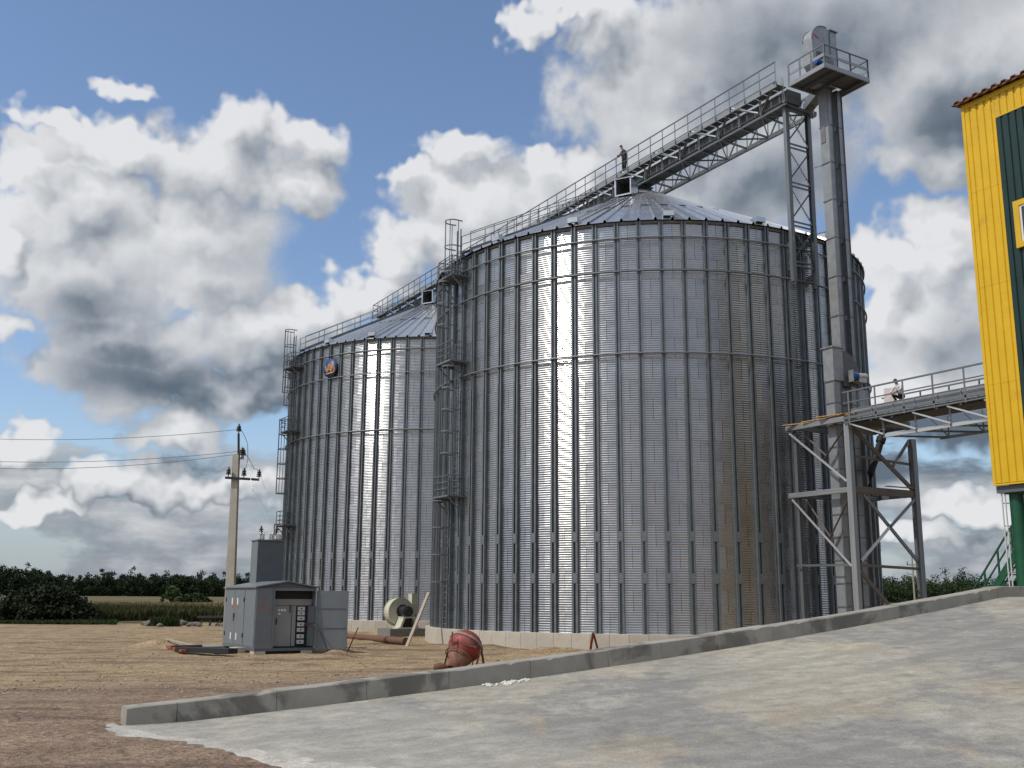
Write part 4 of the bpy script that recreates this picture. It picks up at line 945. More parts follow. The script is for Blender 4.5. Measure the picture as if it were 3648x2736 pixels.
def green_stair():
    A = on_o(3462, 2110, -3.2); B = on_o(3600, 1880, -3.2); t0, t1 = TO(A)[0], TO(B)[0]; z0, z1 = A[2]-1.0, B[2]-1.0
    root = empty('steel_stair', (*XY(t0, -3.2), z0), GANG); tag(root, 'green painted steel stair with handrails below the yellow building', 'stair')
    L = t1-t0; H = z1-z0
    bar(root, 'landing_post', (-.2, .1, -z0+.2), (-.2, .1, 0), .14, .14, GREEN()); bar(root, 'landing_post', (-.2, 1.0, -z0+.2), (-.2, 1.0, 0), .14, .14, GREEN())
    for y in (0, 1.1):
        bar(root, 'stringer', (-.3, y, -.12-.3*H/L), (L*1.35, y, -.12+H*1.35), .06, .28, GREEN())
        bar(root, 'hand_rail', (-.25, y, 1.0-.25*H/L), (L*1.35, y, 1.0+H*1.35), .06, .06, GREEN()); bar(root, 'middle_rail', (-.25, y, .52-.25*H/L), (L*1.35, y, .52+H*1.35), .05, .05, GREEN())
        for k in range(5): f = k/3.0; bar(root, 'rail_post', (L*f, y, H*f-.1), (L*f, y, H*f+1.0), .06, .06, GREEN())
    n = 12
    for i in range(n): f = (i+.5)/n*1.3; bar(root, 'tread', (L*f, .03, H*f), (L*f, 1.07, H*f), .26, .04, GREEN())
    bar(root, 'support_leg', (L*1.3, 0, -z0+.3), (L*1.3, 0, H*1.25), .12, .12, GREEN()); bar(root, 'support_leg', (L*1.3, 1.1, -z0+.3), (L*1.3, 1.1, H*1.25), .12, .12, GREEN())
green_stair()

# ------------------------------------------------------------------ transformer kiosk
K0 = atz(905, 2311, .38)
KG = gz(K0[0]-1, K0[1]+2)
def kiosk():
    W, D, Hh, zb = 2.70, 5.1, 2.60, .38; root = empty('substation_kiosk', (K0[0], K0[1], 0), GANG)
    tag(root, 'grey metal substation kiosk with its front doors open on switchgear', 'kiosk')
    g1 = GREYPAINT(); zt = zb+Hh
    # local x = G (towards the front), y = N (to the right); front plane x = 0
    b = MB()
    b.box((-D, .0, zb), (-.06, .04, zt)); b.build('side_wall', g1, root)
    b = MB(); b.box((-D, W-.04, zb), (-.06, W, zt)); b.build('side_wall', g1, root)
    b = MB(); b.box((-D, .04, zb), (-D+.04, W-.04, zt)); b.build('rear_wall', g1, root)
    b = MB(); b.box((-D, .0, zb-.12), (0, W, zb)); b.build('floor_frame', DKGREYPAINT(), root)
    # left: two door leaves and a panel with pressed seams
    for y, (xa, xb) in zip((-.02,)*3, ((-D+.25, -D+1.75), (-D+1.78, -D+3.3), (-1.72, -.10))):
        b = MB(); b.box((xa, -.022, zb+.06), (xb, -.002, zt-.10)); d = b.build('side_door', g1, root)
        if xa < -2:
            for x in (xa+.38,) if xa > -D+1 else (xa+1.0,):
                for z in (zb+.42, zt-.62): b = MB(); b.box((x, -.034, z-.15), (x+.17, -.024, z+.15)); b.build('white_louvre', WHITE(), d)
            for z in (zb+.5, zt-.55): bar(d, 'hinge', (xa+.03 if xa < -D+1 else xb-.03, -.03, z-.1), (xa+.03 if xa < -D+1 else xb-.03, -.03, z+.1), .05, .05, BLACK())
    b = MB(); b.box((-D+1.72, -.06, zb+1.25), (-D+1.80, -.024, zb+1.45)); b.tube((-D+1.7, -.05, zb+1.1), (-D+1.7, -.05, zb+1.42), .018, 6); b.build('door_lock', BLACK(), root)
    red = mat('faded_red_print', (.42, .15, .10), .6)
    for cx_, cz_ in ((-D+1.75, zb+1.72),):
        b = MB(); random.seed(3)
        for i in range(9): x = cx_-.5+i*.115; b.box((x, -.028, cz_-.05+.03*random.random()), (x+.07, -.024, cz_+.02+.06*random.random()))
        for i in range(4): x = cx_-.15+i*.08; b.box((x, -.028, cz_+.14), (x+.03, -.024, cz_+.25+.05*random.random()))
        b.build('stencilled_warning', red, root)
    # front: closed left leaf, open bay, right leaf swung wide
    ly = .80
    b = MB(); b.box((-.04, .0, zb), (.0, ly, zt-.03)); b.box((-.02, ly-.05, zb), (.05, ly, zt-.03)); lf = b.build('front_door', g1, root)
    b = MB(); random.seed(5)
    for i in range(6): y = .26+i*.062; b.box((.002, y, zb+1.66), (.006, y+.04, zb+1.73+.02*random.random()))
    b.box((.002, .40, zb+1.84), (.006, .44, zb+1.98)); b.box((.002, .36, zb+1.80), (.006, .48, zb+1.83)); b.build('stencilled_warning', red, lf)
    b = MB(); b.box((-.10, ly, zt-.14), (.0, W, zt-.02)); b.build('lintel', g1, root)
    dr = MB(); dr.box((0, 0, zb-.05), (.05, 1.42, zt-.12)); dr.box((.05, .06, zb+.85), (.075, 1.36, zb+.89)); dr.box((.05, .06, zb+1.70), (.075, 1.36, zb+1.74)); dr.box((.05, .02, zb), (.085, .07, zt-.15)); dr.box((.05, 1.35, zb), (.085, 1.4, zt-.15))
    o = dr.build('front_door', GREYPAINT(), root); o.location = (.02, W, 0); o.rotation_euler = (0, 0, math.radians(-22))
    # recessed switchgear front
    rx = -.42; pm = mat('switchgear_grey', (.27, .275, .27), .5, 0, .05, 2)
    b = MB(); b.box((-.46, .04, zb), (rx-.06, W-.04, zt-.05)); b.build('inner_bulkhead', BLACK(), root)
    b = MB(); b.box((rx, ly, zt-.78), (rx+.03, W-.06, zt-.50)); b.build('header_panel', pm, root)
    b = MB(); b.box((rx, ly+.02, zb+.06), (rx+.03, ly+.92, zt-.80)); cp = b.build('meter_panel', pm, root)
    for i in range(3): bar(cp, 'meter', (rx+.03, ly+.34+i*.13, zt-.98), (rx+.05, ly+.34+i*.13, zt-.98), .10, .09, WHITE())
    bar(cp, 'meter', (rx+.03, ly+.36, zt-1.14), (rx+.05, ly+.36, zt-1.14), .10, .08, WHITE())
    bar(cp, 'door_handle', (rx+.04, ly+.24, zb+1.0), (rx+.04, ly+.24, zb+1.26), .05, .05, BLACK()); bar(cp, 'door_handle', (rx+.04, ly+.84, zb+1.5), (rx+.04, ly+.84, zb+1.85), .04, .04, BLACK())
    b = MB(); b.box((rx, ly+.95, zb+.06), (rx+.03, ly+1.12, zt-.80)); b.build('frame_post', pm, root)
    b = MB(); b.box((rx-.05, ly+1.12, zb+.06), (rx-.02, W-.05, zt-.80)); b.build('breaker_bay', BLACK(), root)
    for i, z in enumerate((zt-.92, zt-1.12, zt-1.34, zt-1.60, zt-1.84, zt-2.12, zt-2.36)):
        b = MB(); b.box((rx, ly+1.20, z-.085), (rx+.07, ly+1.52, z+.085)); sw = b.build('breaker', mat('breaker_white', (.58, .58, .56), .5, 0, .05), root)
        b = MB(); b.box((rx+.07, ly+1.33, z-.03), (rx+.09, ly+1.38, z+.03)); b.build('toggle', BLACK(), sw)
        if i == 3: b = MB(); b.box((rx+.0, ly+1.56, z-.05), (rx+.05, ly+1.66, z+.05)); b.build('red_lamp', mat('red_plastic', (.6, .05, .03), .4), sw)
    b = MB(); b.box((0, 0, zb+.06), (.03, .62, zt-.80)); ids = b.build('inner_door', g1, root); ids.location = (rx, ly+1.70, 0); ids.rotation_euler = (0, 0, math.radians(-58))
    # gabled roof with overhang
    b = MB(); h = .24; ov = .10
    P = [(-ov, zt-.02), (W/2, zt+h), (W+ov, zt-.02), (W+ov, zt+.035), (W/2, zt+h+.055), (-ov, zt+.035)]
    b.prism([(y, z) for y, z in P], -D-.1, .12, 'x'); b.build('roof', GREYPAINT(), root)
    b = MB(); b.prism([(0, zt-.03), (W, zt-.03), (W/2, zt+h-.01)], -.06, -.03, 'x'); b.build('gable', DKGREYPAINT(), root)
    # plinth blocks
    for x, y in ((-.3, .25), (-.3, W-.35), (-D+.4, .25), (-2.4, .25), (-D+.4, W-.4)):
        b = MB(); b.box((x-.3, y-.25, -.25), (x+.3, y+.25, zb-.12)); b.build('footing_block', CONC(), root)
    b = MB(); b.box((-D+.1, .12, -.2), (-.12, W-.12, zb-.13)); b.build('underfloor_shade', BLACK(), root)  # solid black box painting in the shade under the floor
    # cable hanging out
    b = MB(); b.path([(rx+.1, ly+1.5, zb+1.0), (.15, ly+1.75, zb+1.05), (.42, ly+2.0, zb+.7), (.5, ly+2.25, zb+.15), (.6, ly+2.3, .2)], .03, 6); b.build('cable', DARKSTEEL(), root)
kiosk()
def transformer_box():
    P = aty(913, 2075, 50.2); z1 = aty(913, 1925, 50.2)[2]
    root = empty('switch_cabinet', (P[0], P[1], 0), GANG); tag(root, 'tall grey switch cabinet with insulators on top rising behind the kiosk', 'cabinet')
    b = MB(); b.box((-1.1, 0, .2), (0, 1.28, z1)); b.build('cabinet_body', DKGREYPAINT(), root)
    b = MB(); b.box((-1.15, -.05, z1), (.07, 1.36, z1+.05)); b.build('cabinet_lid', GREYPAINT(), root)
    b = MB(); b.box((-1.08, -.012, .3), (-.03, -.002, z1-.05)); b.build('lit_side_panel', GREYPAINT(), root)  # sunlit left face painted a paler grey than the shaded body
    wm = mat('porcelain', (.62, .60, .56), .25, 0, .1); bm_ = mat('dark_porcelain', (.03, .025, .025), .3, 0, .1)
    def ins(x, y, z, m, s=1.0, n=4, name='insulator'):
        prof = [(.03*s, 0)]
        for i in range(n): prof += [(.035*s, .04*s+i*.075*s), (.085*s, .05*s+i*.075*s), (.075*s, .08*s+i*.075*s), (.035*s, .09*s+i*.075*s)]
        prof += [(.03*s, .1*s+n*.075*s), (0, .11*s+n*.075*s)]
        b = MB(); b.lathe(prof, 12); o = b.build(name, m, root); o.location = (x, y, z)
    for y in (.15, .30, .62, .74, 1.0, 1.12): ins(-.25, y, z1+.05, wm, .95)
    for y in (.28, 1.04): bar(root, 'insulator_pin', (-.6, y, z1+.05), (-.6, y, z1+.35), .03, .03, BLACK(), 'tube'); ins(-.6, y, z1+.28, bm_, 1.35, 3, 'dark_insulator')
    return root
transformer_box()

# ------------------------------------------------------------------ utility pole with its wires
PY = 54.0
def utility_pole():
    base = aty(815, 2075, PY); top = aty(838, 1620, PY); x, g0 = base[0]+.15, gz(base[0], PY)
    root = empty('utility_pole', (x, PY, g0-.3)); tag(root, 'square concrete utility pole with crossarm and dark insulators behind the kiosk', 'pole')
    z1 = top[2]-g0+.3; a, c = .24, .155; lean = (top[0]+.06)-x
    vs = [(-a, -a, 0), (a, -a, 0), (a, a, 0), (-a, a, 0), (lean-c, -c, z1), (lean+c, -c, z1), (lean+c, c, z1), (lean-c, c, z1)]
    b = MB(); b.add(vs, [(0,3,2,1),(4,5,6,7),(0,1,5,4),(1,2,6,5),(2,3,7,6),(3,0,4,7)]); b.build('shaft', mat('pole_concrete', (.46, .425, .35), .85, 0, .1, 1.5, fine=.06), root)
    L = lambda px, py, dy=0: Vector(aty(px, py, PY+dy))-Vector((x, PY, g0-.3))
    dm = mat('dark_paint_steel', (.025, .027, .035), .5, .2)
    bar(root, 'top_bar', L(851, 1652)-Vector((0, .05, 0)), L(851, 1545)-Vector((0, .05, 0)), .10, .10, dm)
    bar(root, 'crossarm', L(808, 1704)-Vector((0, .30, 0)), L(924, 1711)-Vector((0, .30, 0)), .12, .12, dm)
    bar(root, 'bracket', L(850, 1640)-Vector((0, .12, 0)), L(868, 1629)-Vector((0, .12, 0)), .06, .06, dm)
    bm_ = mat('dark_porcelain', (.03, .025, .025), .3, 0, .1)
    def ins(px, py, dy=0):
        prof = [(.0, -.26), (.025, -.26), (.025, 0)]
        for i in range(3): prof += [(.05, .0+i*.10), (.14-.012*i, -.03+i*.10), (.13-.012*i, .02+i*.10), (.05, .06+i*.10)]
        prof += [(.05, .30), (.03, .36), (0, .37)]
        b = MB(); b.lathe(prof, 14); o = b.build('insulator', bm_, root); o.location = L(px, py, dy)
    for p in ((851, 1534, -.05), (862, 1618, -.1), (867, 1620, .25), (814, 1688, -.3), (869, 1692, -.3), (923, 1696, -.3)): ins(*p)
    return root
utility_pole()
WM = mat('wire_aluminium', (.10, .105, .11), .5, .4)
def wire(pts, sag, label, r=.014, m=WM, group='overhead wires'):
    P = []
    n = 16
    for (a, b_) in zip(pts[:-1], pts[1:]):
        a, b_ = Vector(a), Vector(b_)
        for i in range(n+1):
            u = i/n; p = a.lerp(b_, u); p.z -= sag*4*u*(1-u); P.append(p)
    b = MB(); b.path(P, r, 5); o = b.build('overhead_wire', m); tag(o, label, 'wire', group)
wire([aty(848, 1530, PY), aty(-500, 1530, PY+2)], .55, 'topmost overhead wire running from the tip of the utility pole')
wire([aty(858, 1607, PY), aty(-500, 1612, PY+2)], .55, 'overhead wire running from the bracket insulator just below the pole tip')
wire([aty(866, 1615, PY+.25), aty(-500, 1632, PY+3)], .7, 'lowest of the three overhead wires leading to the utility pole')
dl = mat('bright_wire', (.55, .56, .56), .35, .6)
wire([aty(868, 1610, PY), aty(905, 1672, PY-.5), aty(925, 1688, PY-.3)], -.1, 'slack jumper wire from the bracket insulator to the crossarm end', m=WM, group='jumper wires')
wire([aty(858, 1530, PY), aty(882, 1580, PY), aty(883, 1640, PY), aty(871, 1686, PY-.3)], -.05, 'jumper wire bowing down from the pole tip to the crossarm', m=WM, group='jumper wires')
wire([aty(926, 1690, PY-.3), aty(985, 1825, 51)], .12, 'bright drop wire from the crossarm end towards the silo ladder', m=dl, group='drop wires')
wire([aty(884, 1645, PY-.1), aty(900, 1745, 53), aty(975, 1880, 50.4)], .06, 'bright drop wire from the pole down to the switch cabinet', m=dl, group='drop wires')

# ------------------------------------------------------------------ blower fan
def blower():
    P = aty(1428, 2236, 67.0); root = empty('blower_fan', (P[0], P[1], 0), GANG); tag(root, 'cream centrifugal blower fan with black motor beside the silo', 'fan')
    zb = P[2]; cr = mat('cream_paint', (.58, .57, .44), .45, 0, .06, 2, dirt=(.40, .38, .28), dscale=1.5, damt=.3)
    cz = zb+1.0; prof = []
    for i in range(28):
        a = 2*PI*i/28; r = .78+.14*(i/28); prof.append((r*math.cos(a+.6), cz+r*math.sin(a+.6)))
    b = MB(); b.prism(prof, -.75, .0, 'x'); hs = b.build('volute_casing', cr, root)
    for x in (-.76, .0):
        b = MB(); k = len(prof); q = [(cz_+0, 0) for cz_ in ()]
        vs = [(x+dx, p*s, cz+(z-cz)*s) for dx in (0, .03) for s in (1.05, .96) for p, z in prof]
        b.add(vs, [(i, (i+1) % k, k+(i+1) % k, k+i) for i in range(k)]+[(2*k+i, 3*k+i, 3*k+(i+1) % k, 2*k+(i+1) % k) for i in range(k)]+[(i, 2*k+i, 2*k+(i+1) % k, (i+1) % k) for i in range(k)]); b.build('casing_rim', cr, hs)
    b = MB(); b.tube((.03, .1, cz), (.85, .1, cz), .33, 16); b.tube((.85, .1, cz), (.98, .1, cz), .25, 16); b.tube((.0, .1, cz), (.05, .1, cz), .42, 16); b.build('motor', mat('black_motor', (.02, .02, .022), .5, 0, .2, 8), root)
    for y0, y1 in ((-.48, -.22), (.68, .42)):
        b = MB(); b.prism([(y0, zb), (y0+.14, zb), (y1+.14, cz-.38), (y1, cz-.38)], .1, .9, 'x'); b.build('pedestal_leg', cr, root)
    b = MB(); b.box((.08, -.25, cz-.40), (.92, .58, cz-.32)); b.box((.06, -.6, zb-.05), (.94, .85, zb+.04)); b.build('pedestal_top', cr, root)
    b = MB(); b.box((.3, -.1, zb+.04), (.6, .45, cz-.40)); b.build('pedestal_core', BLACK(), root)
    b = MB(); b.box((-.9, -1.2, -.1), (1.1, 1.2, zb-.04)); b.build('concrete_base', mat('wet_concrete', (.19, .18, .17), .9, 0, .15), root)
    b = MB(); b.box((-.62, .75, cz-.2), (-.1, 1.15, cz+1.1)); b.build('outlet_duct', cr, root)
blower()

# ------------------------------------------------------------------ cement mixer
def cement_mixer():
    x, y = MIX[0], MIX[1]; g0 = gz(x, y); root = empty('cement_mixer', (x, y, g0)); tag(root, 'red cement mixer drum tipped with its mouth to the ground', 'cement mixer')
    red = mat('faded_red_paint', (.27, .035, .032), .55, 0, .25, 3.0, dirt=(.22, .15, .12), dscale=2.6, dlo=.46, dhi=.62, damt=.6)
    ax = Vector((-.40, -.50, -.77)).normalized(); q = Vector((0, 0, 1)).rotation_difference(ax)
    c = Vector((.14, .12, .74)); M = Matrix.Translation(c) @ q.to_matrix().to_4x4()
    b = MB(); b.lathe([(0, -.50), (.20, -.485), (.36, -.43), (.48, -.32), (.555, -.17), (.58, -.02), (.56, .13), (.49, .27), (.40, .38)], 32, M); dr = b.build('drum', red, root)
    b = MB(); b.lathe([(.562, -.17), (.60, -.17), (.60, -.08), (.585, -.08)], 32, M); b.build('gear_rim', mat('pale_rusty_rim', (.30, .24, .19), .8, 0, .25, 5), dr)
    b = MB(); b.lathe([(.41, .36), (.43, .36), (.43, .40), (.30, .62), (.22, .92), (.19, .92), (.26, .60)], 24, M); b.build('mouth_cone', mat('rusty_red', (.23, .105, .07), .8, 0, .3, 6.0, dirt=(.26, .20, .15), dscale=4.0, damt=.6), root)
    # hand wheel and frame
    W = Matrix.Translation(M @ Vector((.0, .0, .44))) @ q.to_matrix().to_4x4(); b = MB(); pts = [W @ Vector((.50*math.cos(2*PI*i/28), .50*math.sin(2*PI*i/28), 0)) for i in range(29)]; b.path(pts, .020, 6)
    for k in range(3): a = 2*PI*k/3; b.tube(W @ Vector((.43*math.cos(a), .43*math.sin(a), 0)), W @ Vector((0, 0, 0)), .014, 6)
    b.build('tilting_wheel', RUST(), root)
    for s_ in (-1, 1):
        p = c+Vector((.82, -.52, 0)).normalized()*.64*s_
        bar(root, 'frame_leg', (p.x, p.y, p.z), (p.x+.12, p.y+.55, .0), .06, .06, RUST(), 'angle'); bar(root, 'frame_leg', (p.x, p.y, p.z), (p.x-.15, p.y-.28, .05), .05, .05, RUST(), 'angle')
    bar(root, 'drum_brace', c+Vector((-.48, -.42, .20)), c+Vector((.40, -.62, .02)), .06, .05, RUST(), 'angle')
    bar(root, 'drum_brace', c+Vector((-.40, -.55, .50)), c+Vector((-.40, -.62, .05)), .05, .05, RUST(), 'angle')
    b = MB(); b.box((.3, .1, .02), (1.0, .35, .07)); b.build('skid', RUST(), root)
cement_mixer()
q = atz(1565, 2368, .40)
b = MB(); b.lathe([(0, -.2), (.10, -.17), (.14, 0), (.11, .15), (.05, .34), (0, .36)], 10, Matrix.Translation((q[0], q[1], gz(q[0], q[1])+.10)) @ Matrix.Rotation(PI/2, 4, 'Y')); o = b.build('rusty_canister', RUST()); tag(o, 'small rusty canister lying beside the cement mixer', 'canister')

# ------------------------------------------------------------------ loose things in the yard
def lying(name, pa, pb, z, r0, r1, m, label, cat, lift=0.0):
    a = atz(*pa, z); c = atz(*pb, z); b = MB(); za, zc = gz(a[0], a[1])+r0+lift, gz(c[0], c[1])+r1
    b.tube((a[0], a[1], za), (c[0], c[1], zc), r0, 10, r1)
    return a, c, b
a, c, b = lying('fallen_pole', (1215, 2268), (1446, 2290), .25, .16, .20, RUST(), '', '')
for k in range(6):
    u = .2+.12*k; p = Vector(a).lerp(Vector(c), u); zz = gz(p.x, p.y)+.15; b.tube((p.x, p.y-.1, zz), (p.x-.06, p.y-.28, zz-.22), .018, 5)
tag(b.build('fallen_pole', RUST()), 'long rust-brown pole lying on the sand behind the kiosk', 'pole')
def stick(pa, pb, za, Yb, w, m, label, nm='prop_stick'):
    A = atz(*pa, za); A[2] = gz(A[0], A[1])-.05; B = aty(*pb, Yb); o = bar(None, nm, A, B, w, w*.6, m); tag(o, label, 'pole')
stick((1448, 2300), (1527, 2112), .15, 57.5, .16, OLDWOOD(), 'weathered plank leaning up against the silo plinth beside the blower', 'leaning_plank')
stick((1236, 2318), (1276, 2235), .2, 49.0, .06, RUST(), 'thin rusty rod stuck in the sand by the open kiosk door', 'steel_rod')
stick((2101, 2322), (2113, 2254), .25, 46.5, .10, mat('red_oxide', (.30, .07, .05), .8), 'red stick leaning with a brown one at the silo plinth')
stick((2133, 2312), (2114, 2256), .25, 46.6, .09, RUST(), 'brown stick leaning with a red one at the silo plinth')
# heap of boards beside the kiosk
BO = [((592, 2291), (700, 2296), .20, .05, OLDWOOD(), 'pale weathered board sticking out of the heap beside the kiosk'), ((600, 2297), (655, 2316), .22, .10, mat('red_oxide', (.30, .07, .05), .8), 'short red board in the heap beside the kiosk'), ((640, 2300), (805, 2306), .30, .06, DARKSTEEL(), 'long black board in the heap beside the kiosk'), ((700, 2292), (806, 2302), .35, .06, mat('grey_green_board', (.27, .33, .31), .7), 'grey-green sheet board leaning in the heap beside the kiosk'), ((690, 2308), (800, 2316), .35, .12, BLACK(), 'thick black beam under the heap beside the kiosk')]
BO += [((640, 2312), (830, 2322), .5, .22, BLACK(), 'low stack of black sleepers in the heap beside the kiosk'), ((610, 2304), (720, 2303), .35, .14, mat('old_dark_wood', (.05, .042, .036), .9), 'dark old sleeper at the far side of the heap beside the kiosk')]
for pa, pb, w, h, m, lb in BO:
    A = atz(*pa, .32); B = atz(*pb, .32); A[2] = gz(A[0], A[1])+h/2+.04; B[2] = gz(B[0], B[1])+h/2+.10; tag(bar(None, 'loose_board', A, B, w, h, m), lb, 'board')
A = atz(845, 2318, .25); b = MB(); b.box((-.35, -.2, -.1), (.35, .2, .22)); o = b.build('concrete_block', CONC()); o.location = (A[0], A[1], gz(A[0], A[1])); o.rotation_euler = (0, 0, GANG+.2); tag(o, 'pale concrete block lying in front of the kiosk corner', 'block')
def chunk(r, seed):
    bm = bmesh.new(); bmesh.ops.create_icosphere(bm, subdivisions=1, radius=r); rr = random.Random(seed)
    for v in bm.verts: v.co *= .7+.6*rr.random(); v.co.z *= .6
    me = bpy.data.meshes.new('chunk'); bm.to_mesh(me); bm.free(); return me
# crumbled white mortar at the foot of the wall
def rubble():
    b = MB(); rr = random.Random(11)
    for i in range(46):
        u = rr.random(); x = 1700+160*u; y = 2441-10*u-5*rr.random(); P = on_t(x, y, T_CURB); t, o = TO(P); tt = T_CURB+.10+.35*rr.random()*(1-abs(u-.45)); q = XY(tt, o); z = float(slab_z(o))+.03
        me = chunk(.02+.035*rr.random()*(1-abs(u-.45)), i); b.add([(v.co.x+q[0], v.co.y+q[1], v.co.z+z) for v in me.vertices], [tuple(p.vertices) for p in me.polygons]); bpy.data.meshes.remove(me)
    o = b.build('mortar_rubble', mat('white_mortar', (.66, .64, .58), .9, 0, .1)); tag(o, 'scatter of white crumbled mortar at the foot of the ramp wall', 'rubble')
rubble()
# stones and clods scattered over the dirt
def stones():
    b = MB(); rr = random.Random(4); base = [chunk(1.0, 100+i) for i in range(6)]
    for i in range(2600):
        if i < 1900: px, py = rr.uniform(-50, 1700), 2240+330*rr.random()**1.3
        else: px, py = rr.uniform(300, 2300), rr.uniform(2290, 2420)
        P = atz(px, py, .5); t, o = TO(P)
        if t > T_CURB-.5 and o > -36.8: continue
        d = math.hypot(P[0], P[1]); r = (.005+.030*rr.random()**5)*min(1.7, d/18); z = gz(P[0], P[1]); me = base[i % 6]; a = rr.random()*6
        b.add([((v.co.x*math.cos(a)-v.co.y*math.sin(a))*r+P[0], (v.co.x*math.sin(a)+v.co.y*math.cos(a))*r+P[1], v.co.z*r+z+r*.25) for v in me.vertices], [tuple(p.vertices) for p in me.polygons])
    o = b.build('scattered_stones', mat('dirt_clods', (.33, .25, .175), .95, 0, .35, .8), fix=False); kind(o, 'stuff'); o['label'] = 'small stones and clods scattered over the dirt'
stones()

# ------------------------------------------------------------------ round sign on the silo
def sign():
    a = math.radians(-127.6); root = empty('round_sign', (S2[0]+(R+.22)*math.cos(a), S2[1]+(R+.22)*math.sin(a), 19.55), a); tag(root, 'round blue sign with orange VAB lettering on the silo wall', 'sign')
    b = MB(); b.lathe([(0, .0), (.72, .0), (.72, .05), (0, .05)], 32, Matrix.Rotation(PI/2, 4, 'Y')); b.build('disc', mat('sign_blue', (.015, .07, .22), .4), root)
    om = mat('sign_orange', (.75, .33, .03), .45)
    def stroke(name, pts, w=.085):
        b = MB(); 
        for (y0, z0), (y1, z1) in zip(pts[:-1], pts[1:]):
            d = Vector((0, y1-y0, z1-z0)); L = d.length; d.normalize(); nn = Vector((0, -d.z, d.y))*w/2; p = Vector((.056, y0, z0))-d*.02; q_ = Vector((.056, y1, z1))+d*.02
            b.add([tuple(p-nn), tuple(q_-nn), tuple(q_+nn), tuple(p+nn)], [(0, 1, 2, 3)])
        b.build(name, om, root)
    stroke('letter', [(-.52, .22), (-.33, -.25), (-.10, .34)])
    stroke('letter', [(-.30, -.27), (-.04, .36), (.14, -.27)]); stroke('letter_bar', [(-.16, -.10), (.10, -.10)], .07)
    stroke('letter', [(.22, -.18), (.16, .36), (.36, .36), (.42, .22), (.24, .08), (.44, .02), (.50, -.22), (.36, -.36), (-.38, -.42)])
sign()
# ------------------------------------------------------------------ vegetation
def leafmat(name, c0, c1, var=.25):
    if name in MATS: return MATS[name]
    m = bpy.data.materials.new(name); m.use_nodes = True; nt = NT(m.node_tree); bs = nt.t.nodes['Principled BSDF']
    ge = nt.n('ShaderNodeNewGeometry'); P = ge.outputs['Position']
    f = nt.noise(P, .35, 4, .6)[0]; f2 = nt.n('ShaderNodeTexWhiteNoise'); nt.put(f2.inputs[0], nt.v('SCALE', P, None) if False else P)
    c = nt.mix(nt.ramp(nt.noise(P, 1.7, 4, .7)[0], .3, .7), c0, c1); c = nt.mix(nt.m('MULTIPLY', nt.ramp(f, .4, .65), .5), c, tuple(x*.6 for x in c0))
    nt.put(bs.inputs['Base Color'], c); bs.inputs['Roughness'].default_value = .75; bs.inputs['Specular IOR Level'].default_value = .15
    MATS[name] = m; return m
def leaves(centres, radii, per, size, rng, squash=1.0):
    """small leaf faces spread through the volume of clumps; returns verts, faces"""
    C = np.repeat(np.asarray(centres, float), per, 0); Rr = np.repeat(np.asarray(radii, float), per, 0); n = len(C)
    d = rng.normal(size=(n, 3)); d /= np.linalg.norm(d, axis=1)[:, None]; r = rng.random(n)**.45
    P = C+d*r[:, None]*Rr
    nrm = d*.7+rng.normal(size=(n, 3))*.55; nrm /= np.linalg.norm(nrm, axis=1)[:, None]
    a = np.cross(nrm, rng.normal(size=(n, 3))); a /= np.linalg.norm(a, axis=1)[:, None]; b = np.cross(nrm, a)
    s = size*(.6+.8*rng.random(n))[:, None]
    V = np.stack([P-a*s*.5, P+b*s*.38, P+a*s*.55, P-b*s*.36], 1).reshape(-1, 3); F = np.arange(4*n).reshape(-1, 4)
    return V, F
def mesh_np(name, V, F, m, parent=None):
    me = bpy.data.meshes.new(name); me.from_pydata(V.tolist(), [], F.tolist()); me.materials.append(m); return link(bpy.data.objects.new(name, me), parent)
rng = np.random.default_rng(21)
def far_ground(x, y): return float(ground_z(np.array([x]), np.array([y]), False)[0])
def wood(px0, px1, dist, hfun, m, label, rows=3, step=4.6, leaf=1.9, per=42, conif=.4):
    cs, rs = [], []
    a0, a1 = azel(px0, 2100)[0], azel(px1, 2100)[0]
    for k in range(rows):
        D = dist+k*9; n = int((a1-a0)*D/step)
        for i in range(n):
            a = a0+(a1-a0)*(i+rng.random())/n; px = px0+(px1-px0)*(a-a0)/(a1-a0); x, y = D*math.sin(a), D*math.cos(a)+rng.normal()*3; g0 = far_ground(x, y)
            h = hfun(px)*(.80+.30*rng.random())
            if rng.random() < conif:
                for j in range(5): f = j/4; w = (1-f)*1.9+.25; cs.append((x, y, g0+h*(.18+.80*f))); rs.append((w, w, h*.17))
            else:
                for j in range(5): q = rng.normal(size=3)*[1.6, 1.6, .2*h]; cs.append((x+q[0], y+q[1], g0+h*.55+q[2])); w = 1.5+1.0*rng.random(); rs.append((w, w, w*.95))
            cs += [(x, y, g0+h*.12), (x+1, y-2, g0+h*.34)]; rs += [(2.6, 2.0, h*.18), (2.4, 2.0, h*.2)]
    V, F = leaves(cs, rs, per, leaf, rng)
    o = mesh_np('woodland', V, F, m); kind(o, 'stuff'); o['label'] = label
hl = lambda px: 14.2 if px > 330 else (12.5 if px > 130 else 18.0)
wood(-260, 1060, 700, hl, leafmat('dark_foliage', (.020, .034, .017), (.040, .060, .026)), 'dark line of woodland across the field behind the yard', rows=4, step=2.4, leaf=1.0, per=52, conif=.0)
hr = lambda px: 8.6+2.0*math.exp(-((px-3440)/60)**2)+1.2*math.exp(-((px-3240)/70)**2)-2.0*max(0, (px-3500)/200)
wood(2950, 3760, 420, hr, leafmat('green_foliage', (.028, .046, .020), (.052, .076, .031)), 'green belt of trees beyond the grain field', rows=4, step=1.9, leaf=.60, per=52, conif=.0)
